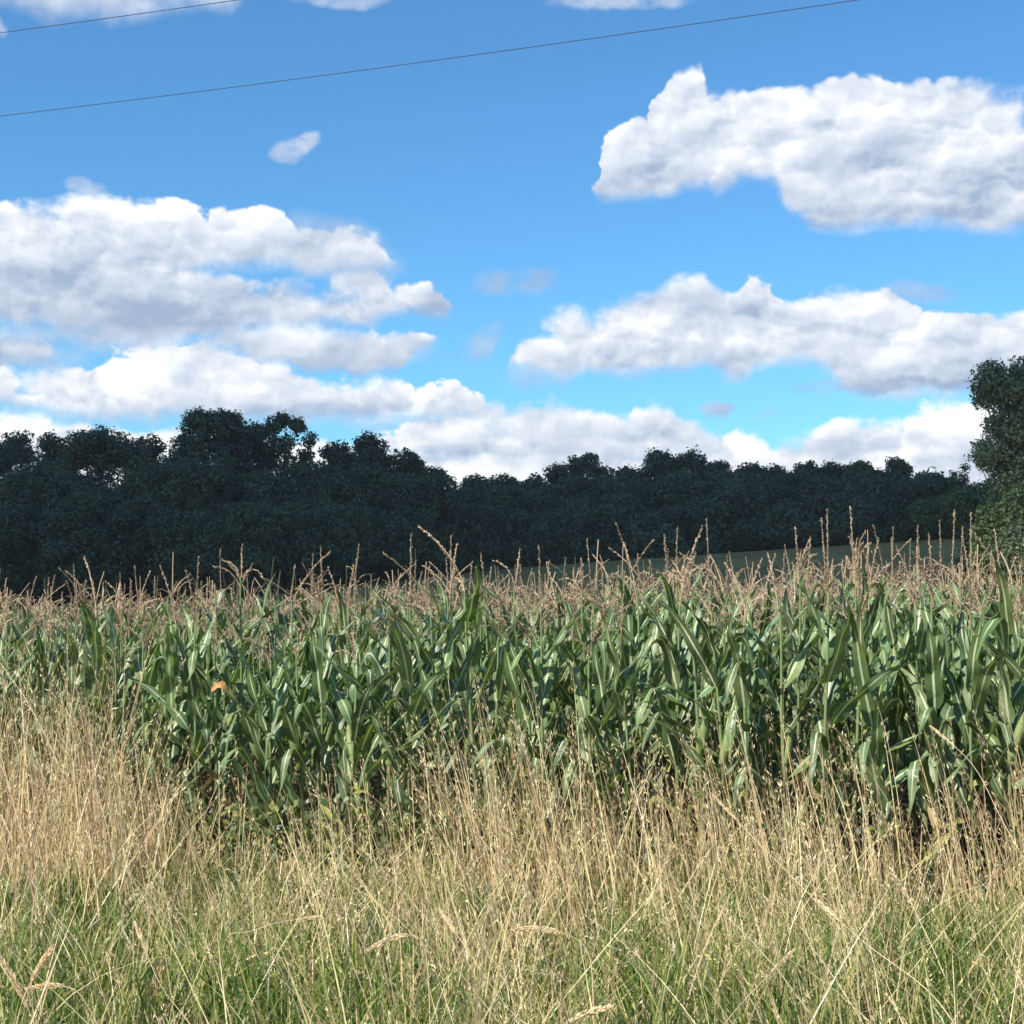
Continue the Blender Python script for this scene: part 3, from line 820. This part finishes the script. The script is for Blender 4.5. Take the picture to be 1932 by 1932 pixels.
def corn_spec(g):
    H = g.uniform(1.12, 1.40)
    pl = g.uniform(0, 3.14)                    # leaves alternate on two sides
    nl = int(g.integers(9, 12))
    leaves = []
    for k in range(nl):
        t = (k + .6) / nl
        h = .18 + (H - .22) * t ** .92
        phi = pl + (k % 2) * math.pi + g.normal() * .35
        ln = g.uniform(.50, .74) * (1.0 - .36 * max(0, t - .72) / .28)
        u_ = g.random()
        if t > .5:
            th0 = rad(g.uniform(44, 76))
            if u_ < .68: bd = rad(g.uniform(0, 24)); ln *= .92                # stiff and straight
            elif u_ < .78: bd = rad(g.uniform(50, 85))
            else: bd = rad(g.uniform(105, 150))                                # snapped over
        else:
            th0 = rad(g.uniform(40, 66))
            bd = rad(g.uniform(10, 50)) if u_ < .45 else rad(g.uniform(100, 155))
        w = g.uniform(.031, .046) * (1 - .22 * max(0, t - .75) / .25)
        tint = .5 * g.uniform(.55, 1.35)
        leaves.append((h, phi, ln, th0, bd, w, g.normal() * .65, np.array([tint * g.uniform(.9, 1.15), tint, tint * g.uniform(.8, 1.15)])))
    return dict(H=H, leaves=leaves, spike=g.uniform(.17, .28) if g.random() < .42 else g.uniform(.32, .52), nb=int(g.integers(2, 8)), lean=abs(g.normal()) * .12 + .01, ear=g.random() < .55)


def stalk(mb, H, seg=16, k=8):
    t = np.linspace(0, 1, seg)
    P = np.stack([.008 * np.sin(t * 5), .006 * np.sin(t * 7 + 1), t * H], 1)
    r = .0125 * (1 - .62 * t) * (1 + .12 * (np.arange(seg) % 2))
    tube(P, r, mb, k)


PROTOS = []
specs = []
for i_ in range(14):
    g = np.random.default_rng(100 + i_)
    sp = corn_spec(g); specs.append(sp)
    root = empty('corn_plant', (0, 0, 0)); ch = []
    mb = MB(); stalk(mb, sp['H'] + .15); ch.append(obj('stalk', mb.mesh('stalk', M['stalk']), root))
    for j, lf in enumerate(sp['leaves']):
        dead = (j == 0 and i_ % 2) or (j == 1 and i_ % 5 == 0)
        if dead: lf = (lf[0], lf[1], lf[2] * .8, rad(40), rad(128), lf[5] * .5, 2.2, lf[7])
        mb = MB(); corn_leaf(g, mb, lf)
        o = obj('leaf', mb.mesh('leaf', M['dry_leaf'] if dead and i_ % 7 != 5 else (M['yellow_leaf'] if dead else M['corn_leaf'])), root); ch.append(o)
    mb = MB(); tassel(g, mb, sp['H'] + .07, sp['spike'], sp['nb'], sp['lean']); ch.append(obj('tassel', mb.mesh('tassel', M['tassel']), root))
    if sp['ear']:
        mb = MB(); ph = g.uniform(0, 6.28); t = np.linspace(0, 1, 12); h0 = .62
        d = np.array([math.cos(ph) * .34, math.sin(ph) * .34, .94])
        P = np.array([0, 0, h0]) + d * (t * .24)[:, None]
        tube(P, .006 + .021 * np.sin(np.pi * np.clip(t * .9 + .08, 0, 1)) ** .7, mb, 10)
        for q in range(3):
            an = q * 2.1; sd = norm(np.cross(d, [math.cos(an), math.sin(an), .2])); Pq = P + np.cross(sd, d) * .02
            ribbon(Pq, np.tile(sd[None], (12, 1)), .02 * np.sin(np.pi * np.clip(t * .93 + .05, 0, 1)), -.3, mb)
        e = obj('ear', mb.mesh('ear', M['husk']), root); ch.append(e)
        mb = MB()
        for q in range(26):
            dd = d + g.normal(size=3) * .45; s_ = np.linspace(0, 1, 4)[:, None]
            Q = P[-1] + dd * s_ * .035 - np.array([0, 0, .03]) * s_ ** 2
            ribbon(Q, np.tile(g.normal(size=3)[None], (4, 1)), np.full(4, .0012), 0, mb)
        sk = obj('silk', mb.mesh('silk', M['silk']), e); kids[e] = [sk]
    kids[root] = ch
    PROTOS.append(root)

SLANT = 0.25                          # the rows run at a slight angle to the view
ROW0, ROWS, STEP = 9.2, .74, .178


def vigour(x, y): return 1.0 + max(-.075, min(.055, .026 * x * 9 / y))


spots = []
y = ROW0; ri = 0
while y < 57.5:
    hw = .345 * y + 2.4
    step = STEP if y < 26 else STEP * 1.15
    x = -hw + R.uniform(0, step)
    while x < hw - (0 if y > 12 else .6):
        if R.random() > .05: spots.append((x + R.gauss(0, .025), y - SLANT * x + R.gauss(0, .035) + .10 * math.sin(x * .9 + ri), ri))
        x += step * R.uniform(.8, 1.2)
    y += ROWS; ri += 1
inview = [s_ for s_ in spots if abs(s_[0]) < .328 * s_[1] + .18]
inview.sort(key=lambda s_: s_[1])
solo = inview[:300]; solo_set = set(solo)
rest = [s_ for s_ in spots if s_ not in solo_set]

front_lab = 'green corn plant with a tan tassel standing among its alike in the field'
corn_roots = []
first = [True] * len(PROTOS)
for k, (x, y, ri) in enumerate(solo):
    j = R.randrange(len(PROTOS))
    if first[j]: o = PROTOS[j]; first[j] = False
    else: o = copy_tree(PROTOS[j])
    o.location = (x, y, tz(x, y) - .01)
    s_ = R.gauss(1.0, .045) * vigour(x, y)
    o.scale = (s_ * R.uniform(.95, 1.08), s_ * R.uniform(.95, 1.08), s_)
    o.rotation_euler = (R.gauss(0, .035), R.gauss(0, .035), R.uniform(0, 6.283))
    tag(o, 'green corn plant in the front row beside the tall dry grass' if ri < 1 else 'green corn plant with a tan tassel a few rows into the field', 'corn plant', 'corn plants of the front row' if ri < 1 else 'corn plants behind the front row')
    corn_roots.append((x, y, o, ri))
for j, fl in enumerate(first):
    if fl:
        for c_ in kids[PROTOS[j]]: bpy.data.objects.remove(c_)
        bpy.data.objects.remove(PROTOS[j])

# the rest of the field: one mass
def far_proto(sp, seed, lv):
    g = np.random.default_rng(seed); mb = MB(); mt = MB()
    ls = sp['leaves'] if lv == 0 else sp['leaves'][4:]
    for lf in ls: corn_leaf(g, mb, lf, 7 if lv == 0 else 5)
    if lv == 0: stalk(mb, sp['H'] + .15, 5, 4)
    tassel(g, mt, sp['H'] + .07, sp['spike'], sp['nb'] if lv == 0 else max(3, sp['nb'] - 2), sp['lean'], lod=True)
    return mb.arrays(), mt.arrays()


FP = [[far_proto(sp, 300 + q, lv) for q, sp in enumerate(specs)] for lv in (0, 1)]
acc = [[], [], [], []], [[], [], [], []]
cnt = [0, 0]
for (x, y, ri) in rest:
    lv = 0 if y < 24 else 1
    ar = FP[lv][R.randrange(len(specs))]
    an = R.uniform(0, 6.283); s_ = R.gauss(1, .05) * vigour(x, y); c_, s2 = math.cos(an), math.sin(an)
    tx, ty = R.gauss(0, .04), R.gauss(0, .04); wx = s_ * (1 if lv == 0 else 1.1)
    z0 = tz(x, y); tn = R.uniform(.82, 1.2)
    for q in (0, 1):
        v, f, uv, cc = ar[q]
        nv = np.stack([(v[:, 0] * c_ - v[:, 1] * s2) * wx + x + v[:, 2] * tx, (v[:, 0] * s2 + v[:, 1] * c_) * wx + y + v[:, 2] * ty, v[:, 2] * s_ + z0], 1)
        acc[q][0].append(nv); acc[q][1].append(f + cnt[q]); acc[q][2].append(uv); acc[q][3].append(cc * tn)
        cnt[q] += len(v)
cf = empty('corn_field', (0, 0, 0))
tag(cf, 'mass of green corn with tan tassels stretching back to the slope', 'corn field', kind='stuff')
for q, (nm, m_) in enumerate((('leaves', M['corn_leaf']), ('tassels', M['tassel']))):
    o = obj(nm, raw_mesh(nm, *[np.concatenate(a) for a in acc[q]], m_), cf)
    o['kind'] = 'stuff'
print('corn', len(solo), len(rest), cnt)


# ------------------------------------------------------------------ grasses
def blades(n, xs, ys, hs, ws, lean_dir, lean, curl, cols, segs, g, twist=1.0):
    """many blades at once -> arrays"""
    t = np.linspace(0, 1, segs + 1)[None, :, None]
    base = np.stack([xs, ys, terrain(xs, ys) - .02], 1)[:, None]
    ld_ = np.stack([np.cos(lean_dir), np.sin(lean_dir), 0 * lean_dir], 1)[:, None]
    le = lean[:, None, None]; cu = curl[:, None, None]; h = hs[:, None, None]
    off = ld_ * h * (le * t + cu * t ** 2.4)
    zz = h * t * np.sqrt(np.maximum(1 - (le ** 2) * .5, .2)) - h * .55 * cu * t ** 3
    P = base + off + zz * np.array([0, 0, 1.0])
    a = g.uniform(0, np.pi, n)
    S = np.stack([np.cos(a), np.sin(a), 0 * a], 1)[:, None] * np.ones_like(t)
    w = ws[:, None, None] * (1 - t ** 1.8 * .9)
    v = np.stack([P - S * w, P + S * w], 2).reshape(n, -1, 3)
    k = (segs + 1) * 2
    i = np.arange(segs) * 2
    f = np.stack([i, i + 1, i + 3, i + 2], 1)[None] + (np.arange(n) * k)[:, None, None]
    c_ = np.repeat(cols[:, None], k, 1)
    uv = np.tile(np.stack([np.tile([0, 1], segs + 1), np.repeat(np.linspace(0, 1, segs + 1), 2)], 1)[None], (n, 1, 1))
    return v.reshape(-1, 3), f.reshape(-1, 4), uv.reshape(-1, 2), c_.reshape(-1, 3), P


def seedheads(P, g, m_, length, w, cols, frac=.28):
    """little spikelets along the last part of each stem"""
    n, k, _ = P.shape
    t = 1 - frac * g.uniform(0, 1, (n, m_))
    idx = t * (k - 1); i0 = np.minimum(idx.astype(int), k - 2); fr = (idx - i0)[..., None]
    ar = np.arange(n)[:, None]
    c0 = P[ar, i0] * (1 - fr) + P[ar, i0 + 1] * fr
    T = norm(P[ar, i0 + 1] - P[ar, i0])
    d = norm(np.cross(T, g.normal(size=(n, m_, 3))))
    out = (1 - (t - (1 - frac)) / frac)[..., None]
    a = norm(T + d * g.uniform(.2, .8, (n, m_, 1)))
    st = c0 + d * out * length * .5 * g.uniform(0, 1, (n, m_, 1))
    ln = length * g.uniform(.6, 1.4, (n, m_, 1)); b = norm(np.cross(a, g.normal(size=(n, m_, 3)))) * w
    q = np.stack([st, st + a * ln * .5 + b, st + a * ln, st + a * ln * .5 - b], 2)
    v = q.reshape(-1, 3); f = np.arange(len(v)).reshape(-1, 4)
    c_ = np.repeat(cols[:, None] * g.uniform(.8, 1.2, (n, m_, 1)), 4, 1).reshape(-1, 3)
    return v, f, np.zeros((len(v), 2)), c_


def join(parts):
    o = [[], [], [], []]; n = 0
    for v, f, uv, c_ in parts:
        o[0].append(v); o[1].append(f + n); o[2].append(uv); o[3].append(c_); n += len(v)
    return [np.concatenate(a) for a in o]


def vnoise(x, y, s, seed):
    return np.array([mnoise.noise(Vector((a * s + seed, b * s, seed * .7))) for a, b in zip(x, y)])


def pick(pal, n, g, jit=.12):
    pal = np.array(pal); c_ = pal[g.integers(len(pal), size=n)]
    return c_ * g.uniform(1 - jit, 1 + jit, (n, 1)) * g.uniform(.95, 1.05, (n, 3))


def scatter(n, y0, y1, g, dens):
    xs, ys = [], []
    tot = 0
    while tot < n:
        y = g.uniform(y0, y1, n); hw = .345 * y + .9
        x = g.uniform(-1, 1, n) * hw
        keep = g.uniform(0, 1, n) < np.clip(dens(x, y), 0, 1) * hw / (.345 * y1 + .9)
        xs.append(x[keep]); ys.append(y[keep]); tot += keep.sum()
    x, y = np.concatenate(xs)[:n], np.concatenate(ys)[:n]
    return x, y - .25 * x * sstep(5, 8.2, y)


STRAW = [(.78, .62, .32), (.86, .72, .40), (.70, .54, .27), (.66, .54, .27), (.92, .80, .50)]
PINK = [(.60, .43, .25), (.68, .50, .31), (.50, .35, .20), (.74, .57, .36)]
GREEN = [(.05, .10, .022), (.07, .13, .03), (.08, .15, .035), (.10, .18, .04), (.16, .23, .045), (.22, .29, .06), (.30, .34, .085), (.13, .19, .035), (.42, .40, .13)]
OLIVE = [(.34, .33, .12), (.46, .42, .17), (.30, .32, .11)]


def hgt(x, y):
    """how tall the dry grass stands at the margin of the corn, by azimuth"""
    px = 966 + x / y * F
    return np.interp(px, [-200, 0, 150, 230, 300, 380, 520, 640, 800, 880, 1050, 1200, 1400, 1550, 1700, 1932, 2100],
                     [.95, .98, 1.02, .98, .78, .60, .52, .56, .74, .98, .95, .82, .92, .84, .80, .88, .88])


def dns(x, y):
    px = 966 + x / y * F
    return np.interp(px, [-200, 0, 230, 320, 420, 560, 700, 820, 900, 1080, 1250, 1450, 1560, 1700, 1932, 2100],
                     [.95, 1, .95, .5, .22, .20, .28, .5, .8, .75, .45, .75, .5, .32, .42, .4])


# tall dry stems along the corn
g = np.random.default_rng(21)
n = 2700
xs, ys = scatter(n, 6.6, 9.5, g, lambda x, y: dns(x, y) * (.22 + .78 * sstep(6.8, 8.3, y + .5 * np.sin(x * 2.3) + .3 * np.sin(x * 5.1))))
hs = hgt(xs, ys) * np.interp(ys + .25 * xs, [6.6, 8.2], [.62, 1.0]) * (.34 + 1.08 * g.beta(1.3, 1.8, n) + .22 * (np.abs(xs / ys * F + 860) < 150)) * (1 + .25 * vnoise(xs, ys * .6, 2.2, 5.5))
cols = pick(STRAW + PINK + PINK, n, g, .2)
px = 966 + xs / ys * F
ldir = np.where(g.uniform(0, 1, n) < np.interp(px, [0, 300, 900, 1932], [.5, .85, .88, .92]), np.pi, 0) + g.normal(0, .6, n)
lean = np.abs(g.normal(.17, .15, n))
A = blades(n, xs, ys, hs, g.uniform(.0020, .0044, n), ldir, lean, np.abs(g.normal(0, .07, n)), cols, 6, g)
Hd = seedheads(A[4], g, 8, .026, .0028, pick(PINK + STRAW + STRAW, n, g, .2), .26)
# leafy straw around their feet
n2 = 1500
x2, y2 = scatter(n2, 7.9, 9.35, g, lambda x, y: dns(x, y) * .9 + .1)
B = blades(n2, x2, y2, hgt(x2, y2) * g.uniform(.25, .75, n2), g.uniform(.0026, .006, n2), g.uniform(0, 6.28, n2), np.abs(g.normal(.16, .22, n2)), np.abs(g.normal(.1, .25, n2)), pick(STRAW + PINK + OLIVE, n2, g, .22), 5, g)
tall = obj('tall_dry_grass', raw_mesh('tall_dry_grass', *join([A[:4], Hd, B[:4]]), M['dry_grass']))
tag(tall, 'tall tan seeding grass standing along the edge of the corn', 'dry grass', kind='stuff')

# the verge in front: shorter straw and green blades
g = np.random.default_rng(33)
n = 10500
xs, ys = scatter(n, 3.3, 8.5, g, lambda x, y: np.clip(.55 + 1.5 * vnoise(x, y, 1.6, 14.0), .08, 1))
nz = vnoise(xs, ys, .9, 3.1)
hs = np.interp(ys, [3.3, 5, 6.2, 7.4, 8.4], [.46, .42, .35, .26, .20]) * g.uniform(.35, 1.3, n) * np.where(g.uniform(0, 1, n) < .14, 1.7, 1) * (1 + .5 * nz)
ldir = np.where(g.uniform(0, 1, n) < .66, np.pi - .1, .2) + g.normal(0, .9, n)
A = blades(n, xs, ys, hs, g.uniform(.0014, .0042, n), ldir, np.abs(g.normal(.24, .30, n)), np.abs(g.normal(.04, .14, n)), pick(STRAW + STRAW + OLIVE + PINK, n, g, .22), 6, g)
sel = g.uniform(0, 1, n) < .45
Hd = seedheads(A[4][sel], g, 6, .020, .0020, pick(STRAW + PINK, int(sel.sum()), g, .2), .24)
n2 = 6000
x2, y2 = scatter(n2, 3.3, 8.6, g, lambda x, y: np.full_like(x, 1.0))
B = blades(n2, x2, y2, np.interp(y2, [3.3, 8.6], [.30, .16]) * g.uniform(.3, 1.1, n2), g.uniform(.0022, .0056, n2), g.uniform(0, 6.28, n2), np.abs(g.normal(.25, .3, n2)), np.abs(g.normal(.2, .3, n2)), pick(STRAW + OLIVE, n2, g, .25), 5, g)
short = obj('short_dry_grass', raw_mesh('short_dry_grass', *join([A[:4], Hd, B[:4]]), M['dry_grass']))
tag(short, 'straw coloured tangled grass of the near verge', 'dry grass', kind='stuff')

n = 24000
def gd(x, y):
    pc = 966 + x / y * F
    return np.clip(.34 + .5 * sstep(1350, 1900, pc) * (1 - sstep(6.5, 8.8, y)) * 1 + .4 * (1 - sstep(50, 500, pc)) * (y < 6.5) + 2.2 * vnoise(x, y, 1.1, 8.3) + 1.0 * vnoise(x, y, 3.0, 2.3), .03, 1)
xs, ys = scatter(n, 3.3, 8.9, g, gd)
hs = np.interp(ys, [3.3, 6, 7.2, 8.9], [.46, .40, .30, .22]) * g.uniform(.35, 1.15, n)
A = blades(n, xs, ys, hs, g.uniform(.0024, .0080, n), g.uniform(0, 6.28, n), np.abs(g.normal(.3, .28, n)), np.abs(g.normal(.2, .35, n)), pick(GREEN + GREEN + OLIVE, n, g, .25), 6, g)
gg = obj('green_grass', raw_mesh('green_grass', *join([A[:4]]), M['green_grass']))
tag(gg, 'green grass blades growing up through the straw of the verge', 'grass', kind='stuff')


# broad pale straws lying over the verge
g = np.random.default_rng(55)
n = 420
xs, ys = scatter(n, 3.7, 8.2, g, lambda x, y: np.full_like(x, 1.0))
hs = g.uniform(.45, .85, n)
A = blades(n, xs, ys, hs, g.uniform(.0016, .0030, n), np.where(g.uniform(0, 1, n) < .7, np.pi, 0) + g.normal(0, .5, n), np.abs(g.normal(.5, .22, n)).clip(0, .9), np.abs(g.normal(.1, .25, n)), pick([(.92, .80, .50), (.86, .70, .42), (.78, .66, .36)], n, g, .12), 8, g)
Hd = seedheads(A[4][::2], g, 26, .014, .0022, pick(STRAW, len(A[4][::2]), g, .1), .26)
ls = obj('leaning_straw', raw_mesh('leaning_straw', *join([A[:4], Hd]), M['dry_grass']))
tag(ls, 'long pale straws leaning across the verge', 'straw', kind='stuff')

# small broad leaved weeds climbing at the foot of the corn
g = np.random.default_rng(66)
n = 420
pxw = np.concatenate([g.uniform(300, 1050, 220), g.uniform(-60, 2000, 200)])
yw = g.uniform(8.75, 9.2, n); xw = (pxw - 966) / F * yw; yw = yw - .25 * xw
hw_ = g.uniform(.15, .62, n)
A = blades(n, xw, yw, hw_, np.full(n, .0018), g.uniform(0, 6.28, n), np.abs(g.normal(.1, .15, n)), np.abs(g.normal(.05, .2, n)), pick([(.20, .22, .08), (.28, .24, .12)], n, g), 6, g)
m_ = 9
t_ = g.uniform(.2, 1, (n, m_)); ii = (t_ * 5.999).astype(int); Pn = A[4][np.arange(n)[:, None], ii]
c0 = Pn + g.normal(size=Pn.shape) * .018
nr = norm(g.normal(size=Pn.shape) * .7 + [0, -.6, .5]); a_ = norm(np.cross(nr, g.normal(size=Pn.shape))); b_ = np.cross(nr, a_)
sz = g.uniform(.012, .032, (n, m_, 1))
q_ = np.stack([c0 - a_ * sz, c0 - b_ * sz * .75 - a_ * sz * .3 + nr * sz * .2, c0 + a_ * sz * 1.1, c0 + b_ * sz * .75 - a_ * sz * .3 + nr * sz * .2], 2).reshape(-1, 3)
pal = pick([(.08, .14, .035), (.11, .17, .05), (.07, .12, .035), (.16, .20, .06), (.32, .31, .09)], n * m_, g, .2)
wd = obj('weeds', raw_mesh('weeds', *join([A[:4], (q_, np.arange(len(q_)).reshape(-1, 4), np.zeros((len(q_), 2)), np.repeat(pal, 4, 0))]), M['green_grass']))
tag(wd, 'small leafy weeds climbing at the foot of the corn', 'weeds', kind='stuff')

# single grass stalks that stand out in the verge: points of the stem from its foot to the tip of the seed head
def stalk_obj(pts, label, rs=.0025, head=.34, hw=.0050, mat_='dry_grass', col=(.88, .70, .44)):
    P3 = [at(a, b, d) for a, b, d in pts]
    foot = P3[0].copy(); foot.z = tz(foot.x, foot.y)
    base = empty('grass_stalk', foot)
    K = np.array([tuple(foot)] + [tuple(p) for p in P3]) - np.array(foot)
    # smooth the line
    tt = np.linspace(0, 1, len(K)); T = np.linspace(0, 1, 26)
    Q = np.stack([np.interp(T, tt, K[:, k_]) for k_ in range(3)], 1)
    for _ in range(5): Q[1:-1] = (Q[:-2] + 2 * Q[1:-1] + Q[2:]) / 4
    g_ = np.random.default_rng(len(label) + int(pts[0][0]))
    i1 = int(26 * (1 - head))
    mb = MB(); tube(Q, np.linspace(rs * 1.1, rs * .6, 26), mb, 5, np.array(col) * .95)
    obj('stem', mb.mesh('stem', M[mat_]), base)
    mb = MB()
    H_ = Q[i1:]; m_ = 170
    t = g_.uniform(0, 1, m_) * (len(H_) - 1.001); i0 = t.astype(int)
    c0 = H_[i0] + (H_[i0 + 1] - H_[i0]) * (t - i0)[:, None]; Tn = norm(H_[i0 + 1] - H_[i0])
    d_ = norm(np.cross(Tn, g_.normal(size=(m_, 3)))); a = norm(Tn + d_ * .4); b = norm(np.cross(a, g_.normal(size=(m_, 3)))) * hw * .5
    env = (np.sin(np.pi * np.clip(t / (len(H_) - 1) * .85 + .12, 0, 1)) ** .6)[:, None]
    c0 = c0 + d_ * hw * .8 * env; ln = .015 * env + .004
    q = np.stack([c0, c0 + a * ln * .5 + b, c0 + a * ln, c0 + a * ln * .5 - b], 1)
    mb.add(q.reshape(-1, 3), np.arange(m_ * 4).reshape(-1, 4), None, np.array(col) * g_.uniform(.8, 1.15, (m_ * 4, 1)))
    obj('seed_head', mb.mesh('seed_head', M[mat_], False), base)
    tag(base, label, 'grass stalk', 'single dry grass stalks leaning over the verge')


for pts, lab in [
        ([(812, 1905, 5.0), (806, 1800, 5.0), (790, 1762, 5.0), (745, 1766, 5.0), (690, 1795, 5.0)], 'pale grass stalk arching left like a hook in the lower centre'),
        ([(1120, 1840, 5.0), (1110, 1790, 5.0), (1080, 1765, 5.0), (1030, 1752, 5.0), (965, 1752, 5.0)], 'pale seed head bent flat to the left right of the lower centre'),
        ([(20, 1990, 4.4), (40, 1890, 4.4), (65, 1840, 4.4), (100, 1785, 4.4)], 'thick pale seed head leaning right in the lower left corner'),
        ([(-25, 1960, 4.5), (90, 1990, 4.5), (40, 1870, 4.5), (-10, 1790, 4.5)], 'pale stalk leaning left that crosses another in the lower left corner'),
        ([(200, 1960, 4.8), (150, 1868, 4.8), (110, 1858, 4.8), (50, 1866, 4.8)], 'thin stalk arching left low in the left corner'),
        ([(1080, 1960, 4.5), (975, 1930, 4.6), (900, 1820, 4.6), (830, 1715, 4.7)], 'long straight straw leaning left across the lower centre'),
        ([(1640, 1820, 6.2), (1560, 1720, 6.4), (1440, 1600, 6.8), (1345, 1500, 7.0)], 'long pale straw leaning left right of centre'),
        ([(2010, 1740, 6.4), (1900, 1570, 6.8), (1840, 1440, 7.0), (1755, 1370, 7.2)], 'long pale straw leaning left across the corn at the right edge'),
        ([(1000, 1990, 4.3), (1040, 1960, 4.3), (1080, 1920, 4.4), (1155, 1897, 4.4)], 'seed head bent right near the bottom edge at centre'),
        ([(1840, 1990, 4.6), (1760, 1870, 4.8), (1630, 1780, 5.0), (1545, 1700, 5.2)], 'long pale straw sloping down right in the lower right'),
        ([(1330, 2000, 4.6), (1345, 1960, 4.6), (1400, 1890, 4.8), (1500, 1790, 5.0)], 'greenish straw leaning right in the lower right'),
        ([(1625, 1990, 5.0), (1622, 1900, 5.0), (1618, 1800, 5.0), (1612, 1690, 5.0)], 'upright pale straw standing straight in the lower right'),
        ([(400, 1990, 4.6), (350, 1920, 4.7), (300, 1860, 4.7), (255, 1740, 4.8)], 'bare straw leaning left in the lower left beside green blades'),
        ([(420, 1760, 6.2), (470, 1760, 6.2), (520, 1740, 6.2), (600, 1730, 6.2)], 'thin straw lying to the right left of the lower centre'),
        ([(60, 1700, 6.0), (85, 1640, 6.0), (110, 1560, 6.0), (140, 1490, 6.0)], 'pale straw leaning right in the dense tan grass at left')]:
    bare = 'straw' in lab
    stalk_obj(pts, lab, head=.14 if bare else .32, hw=.0022 if bare else .0050, rs=.0019 if bare else .0022)

# ------------------------------------------------------------------ details of single corn plants
def pick_plant(px, rows=2):
    c_ = [(abs(966 + x / y * F - px), x, y, o) for x, y, o, r_ in corn_roots if r_ < rows and not o.get('special')]
    d, x, y, o = min(c_, key=lambda q: q[0]); o['special'] = 1
    return x, y, o


def add_leaf(o, spec, m_, label=None, seed=1):
    g_ = np.random.default_rng(seed); mb = MB(); corn_leaf(g_, mb, spec)
    l = obj('leaf', mb.mesh('leaf', m_), o)
    if label: l['label'] = label
    return l


x, y, o = pick_plant(437, 1)
o.rotation_euler = (0, 0, 0)
tag(o, 'corn plant with one curled orange leaf low on its top, left of centre')
# a scrap of leaf curled over
zz = (at(437, 1290, y).z - tz(x, y)) / o.scale.z
mb = MB(); s_ = np.linspace(0, 1, 10)
ox = (at(437, 1290, y).x - x) / o.scale.x
ribbon(np.stack([ox - .05 + s_ * .10, -.34 - .03 * np.sin(s_ * 3), zz - .01 + .03 * np.sin(s_ * 3.1)], 1), np.tile([[0, -.4, -1]], (10, 1)) + np.sin(s_ * 9)[:, None] * [[0, .4, 0]], .024 * np.sin(np.pi * (s_ * .86 + .08)) * (1 + .35 * np.sin(s_ * 23)), .9, mb)
l = obj('leaf', mb.mesh('leaf', M['orange_leaf']), o); l['label'] = 'curled dry orange leaf'
for px, py, lab, tl in [(592, 1530, 'corn plant at the edge with a small yellow leaf by the tall grass', .10), (1718, 1575, 'corn plant at the right edge with a drooping yellow leaf', -.20), (430, 1620, 'corn plant with yellowed lowest leaves left of centre', .14)]:
    x, y, o = pick_plant(px, 1); o.rotation_euler = (0, 0, 0)
    tag(o, lab)
    z_ = (at(px, py, y).z - tz(x, y)) / o.scale.z
    mb = MB(); s_ = np.linspace(0, 1, 10)
    ribbon(np.stack([.02 + s_ * tl, -.26 - .05 * s_, z_ + .08 - abs(tl) * s_ ** 1.3], 1), np.tile([[.6, -.5, .3]], (10, 1)), .022 * np.sin(np.pi * (s_ * .9 + .06)), .3, mb)
    l = obj('leaf', mb.mesh('leaf', M['yellow_leaf']), o); l['label'] = 'yellow leaf'

# tallest tassels standing above the rest
for px, py, lab in [(1610, 950, 'corn plant with the tallest branched tassel, right of centre'), (1275, 990, 'corn plant whose long tassel spike leans right against the dark wood'), (1828, 962, 'corn plant with a tall straight tassel spike near the right edge'),
                    (1900, 975, 'corn plant with a tall tassel leaning right at the right edge'), (848, 1018, 'corn plant with a straight upright tassel spike left of the pale slope'), (456, 1022, 'corn plant with a tall thin tassel spike before the dark wood at left'),
                    (145, 1060, 'corn plant whose tassel bends over to the right at far left'), (1506, 990, 'corn plant with a tall tassel of two spikes right of centre'), (232, 1055, 'corn plant with a thick upright tassel spike in the left part')]:
    x, y, o = pick_plant(px, 2)
    tag(o, lab)
    want = at(px, py, y)
    x = want.x; o.location.x = x
    H = max([v.co.z for c_ in o.children if c_.name.startswith('tassel') for v in c_.data.vertices] + [1.5])
    o.rotation_euler = (0, 0, o.rotation_euler[2])
    k_ = (want.z - tz(x, y)) / H
    sc_ = min(max(k_, .93), 1.14)
    o.scale = (1, 1, sc_)
    for c_ in o.children:
        if c_.name.startswith('tassel'):
            b0 = min(v.co.z for v in c_.data.vertices)
            f_ = ((want.z - tz(x, y)) / sc_ - b0) / (H - b0)
            f_ = min(f_, 1.5)
            c_.scale = (1.0, 1.0, f_); c_.location.z = b0 * (1 - f_)
for _, _, o, _ in corn_roots:
    if 'special' in o: del o['special']

# ------------------------------------------------------------------ thin haze over the whole place
bm = bmesh.new(); bmesh.ops.create_cube(bm, size=1.0)
for v_ in bm.verts: v_.co = Vector((v_.co.x * 1400, 280 + v_.co.y * 760, 12 + v_.co.z * 44))
hm = bpy.data.meshes.new('haze'); bm.to_mesh(hm); bm.free()
mh, n_ = mat('haze')
pv = n_.n('ShaderNodeVolumePrincipled')
pv.inputs['Color'].default_value = (.80, .88, 1.0, 1)
pv.inputs['Density'].default_value = HAZE
o_ = n_.n('ShaderNodeOutputMaterial'); mh.node_tree.links.new(pv.outputs[0], o_.inputs['Volume'])
hm.materials.append(mh)
tag(obj('haze', hm), 'thin haze over the field', 'haze', kind='stuff')
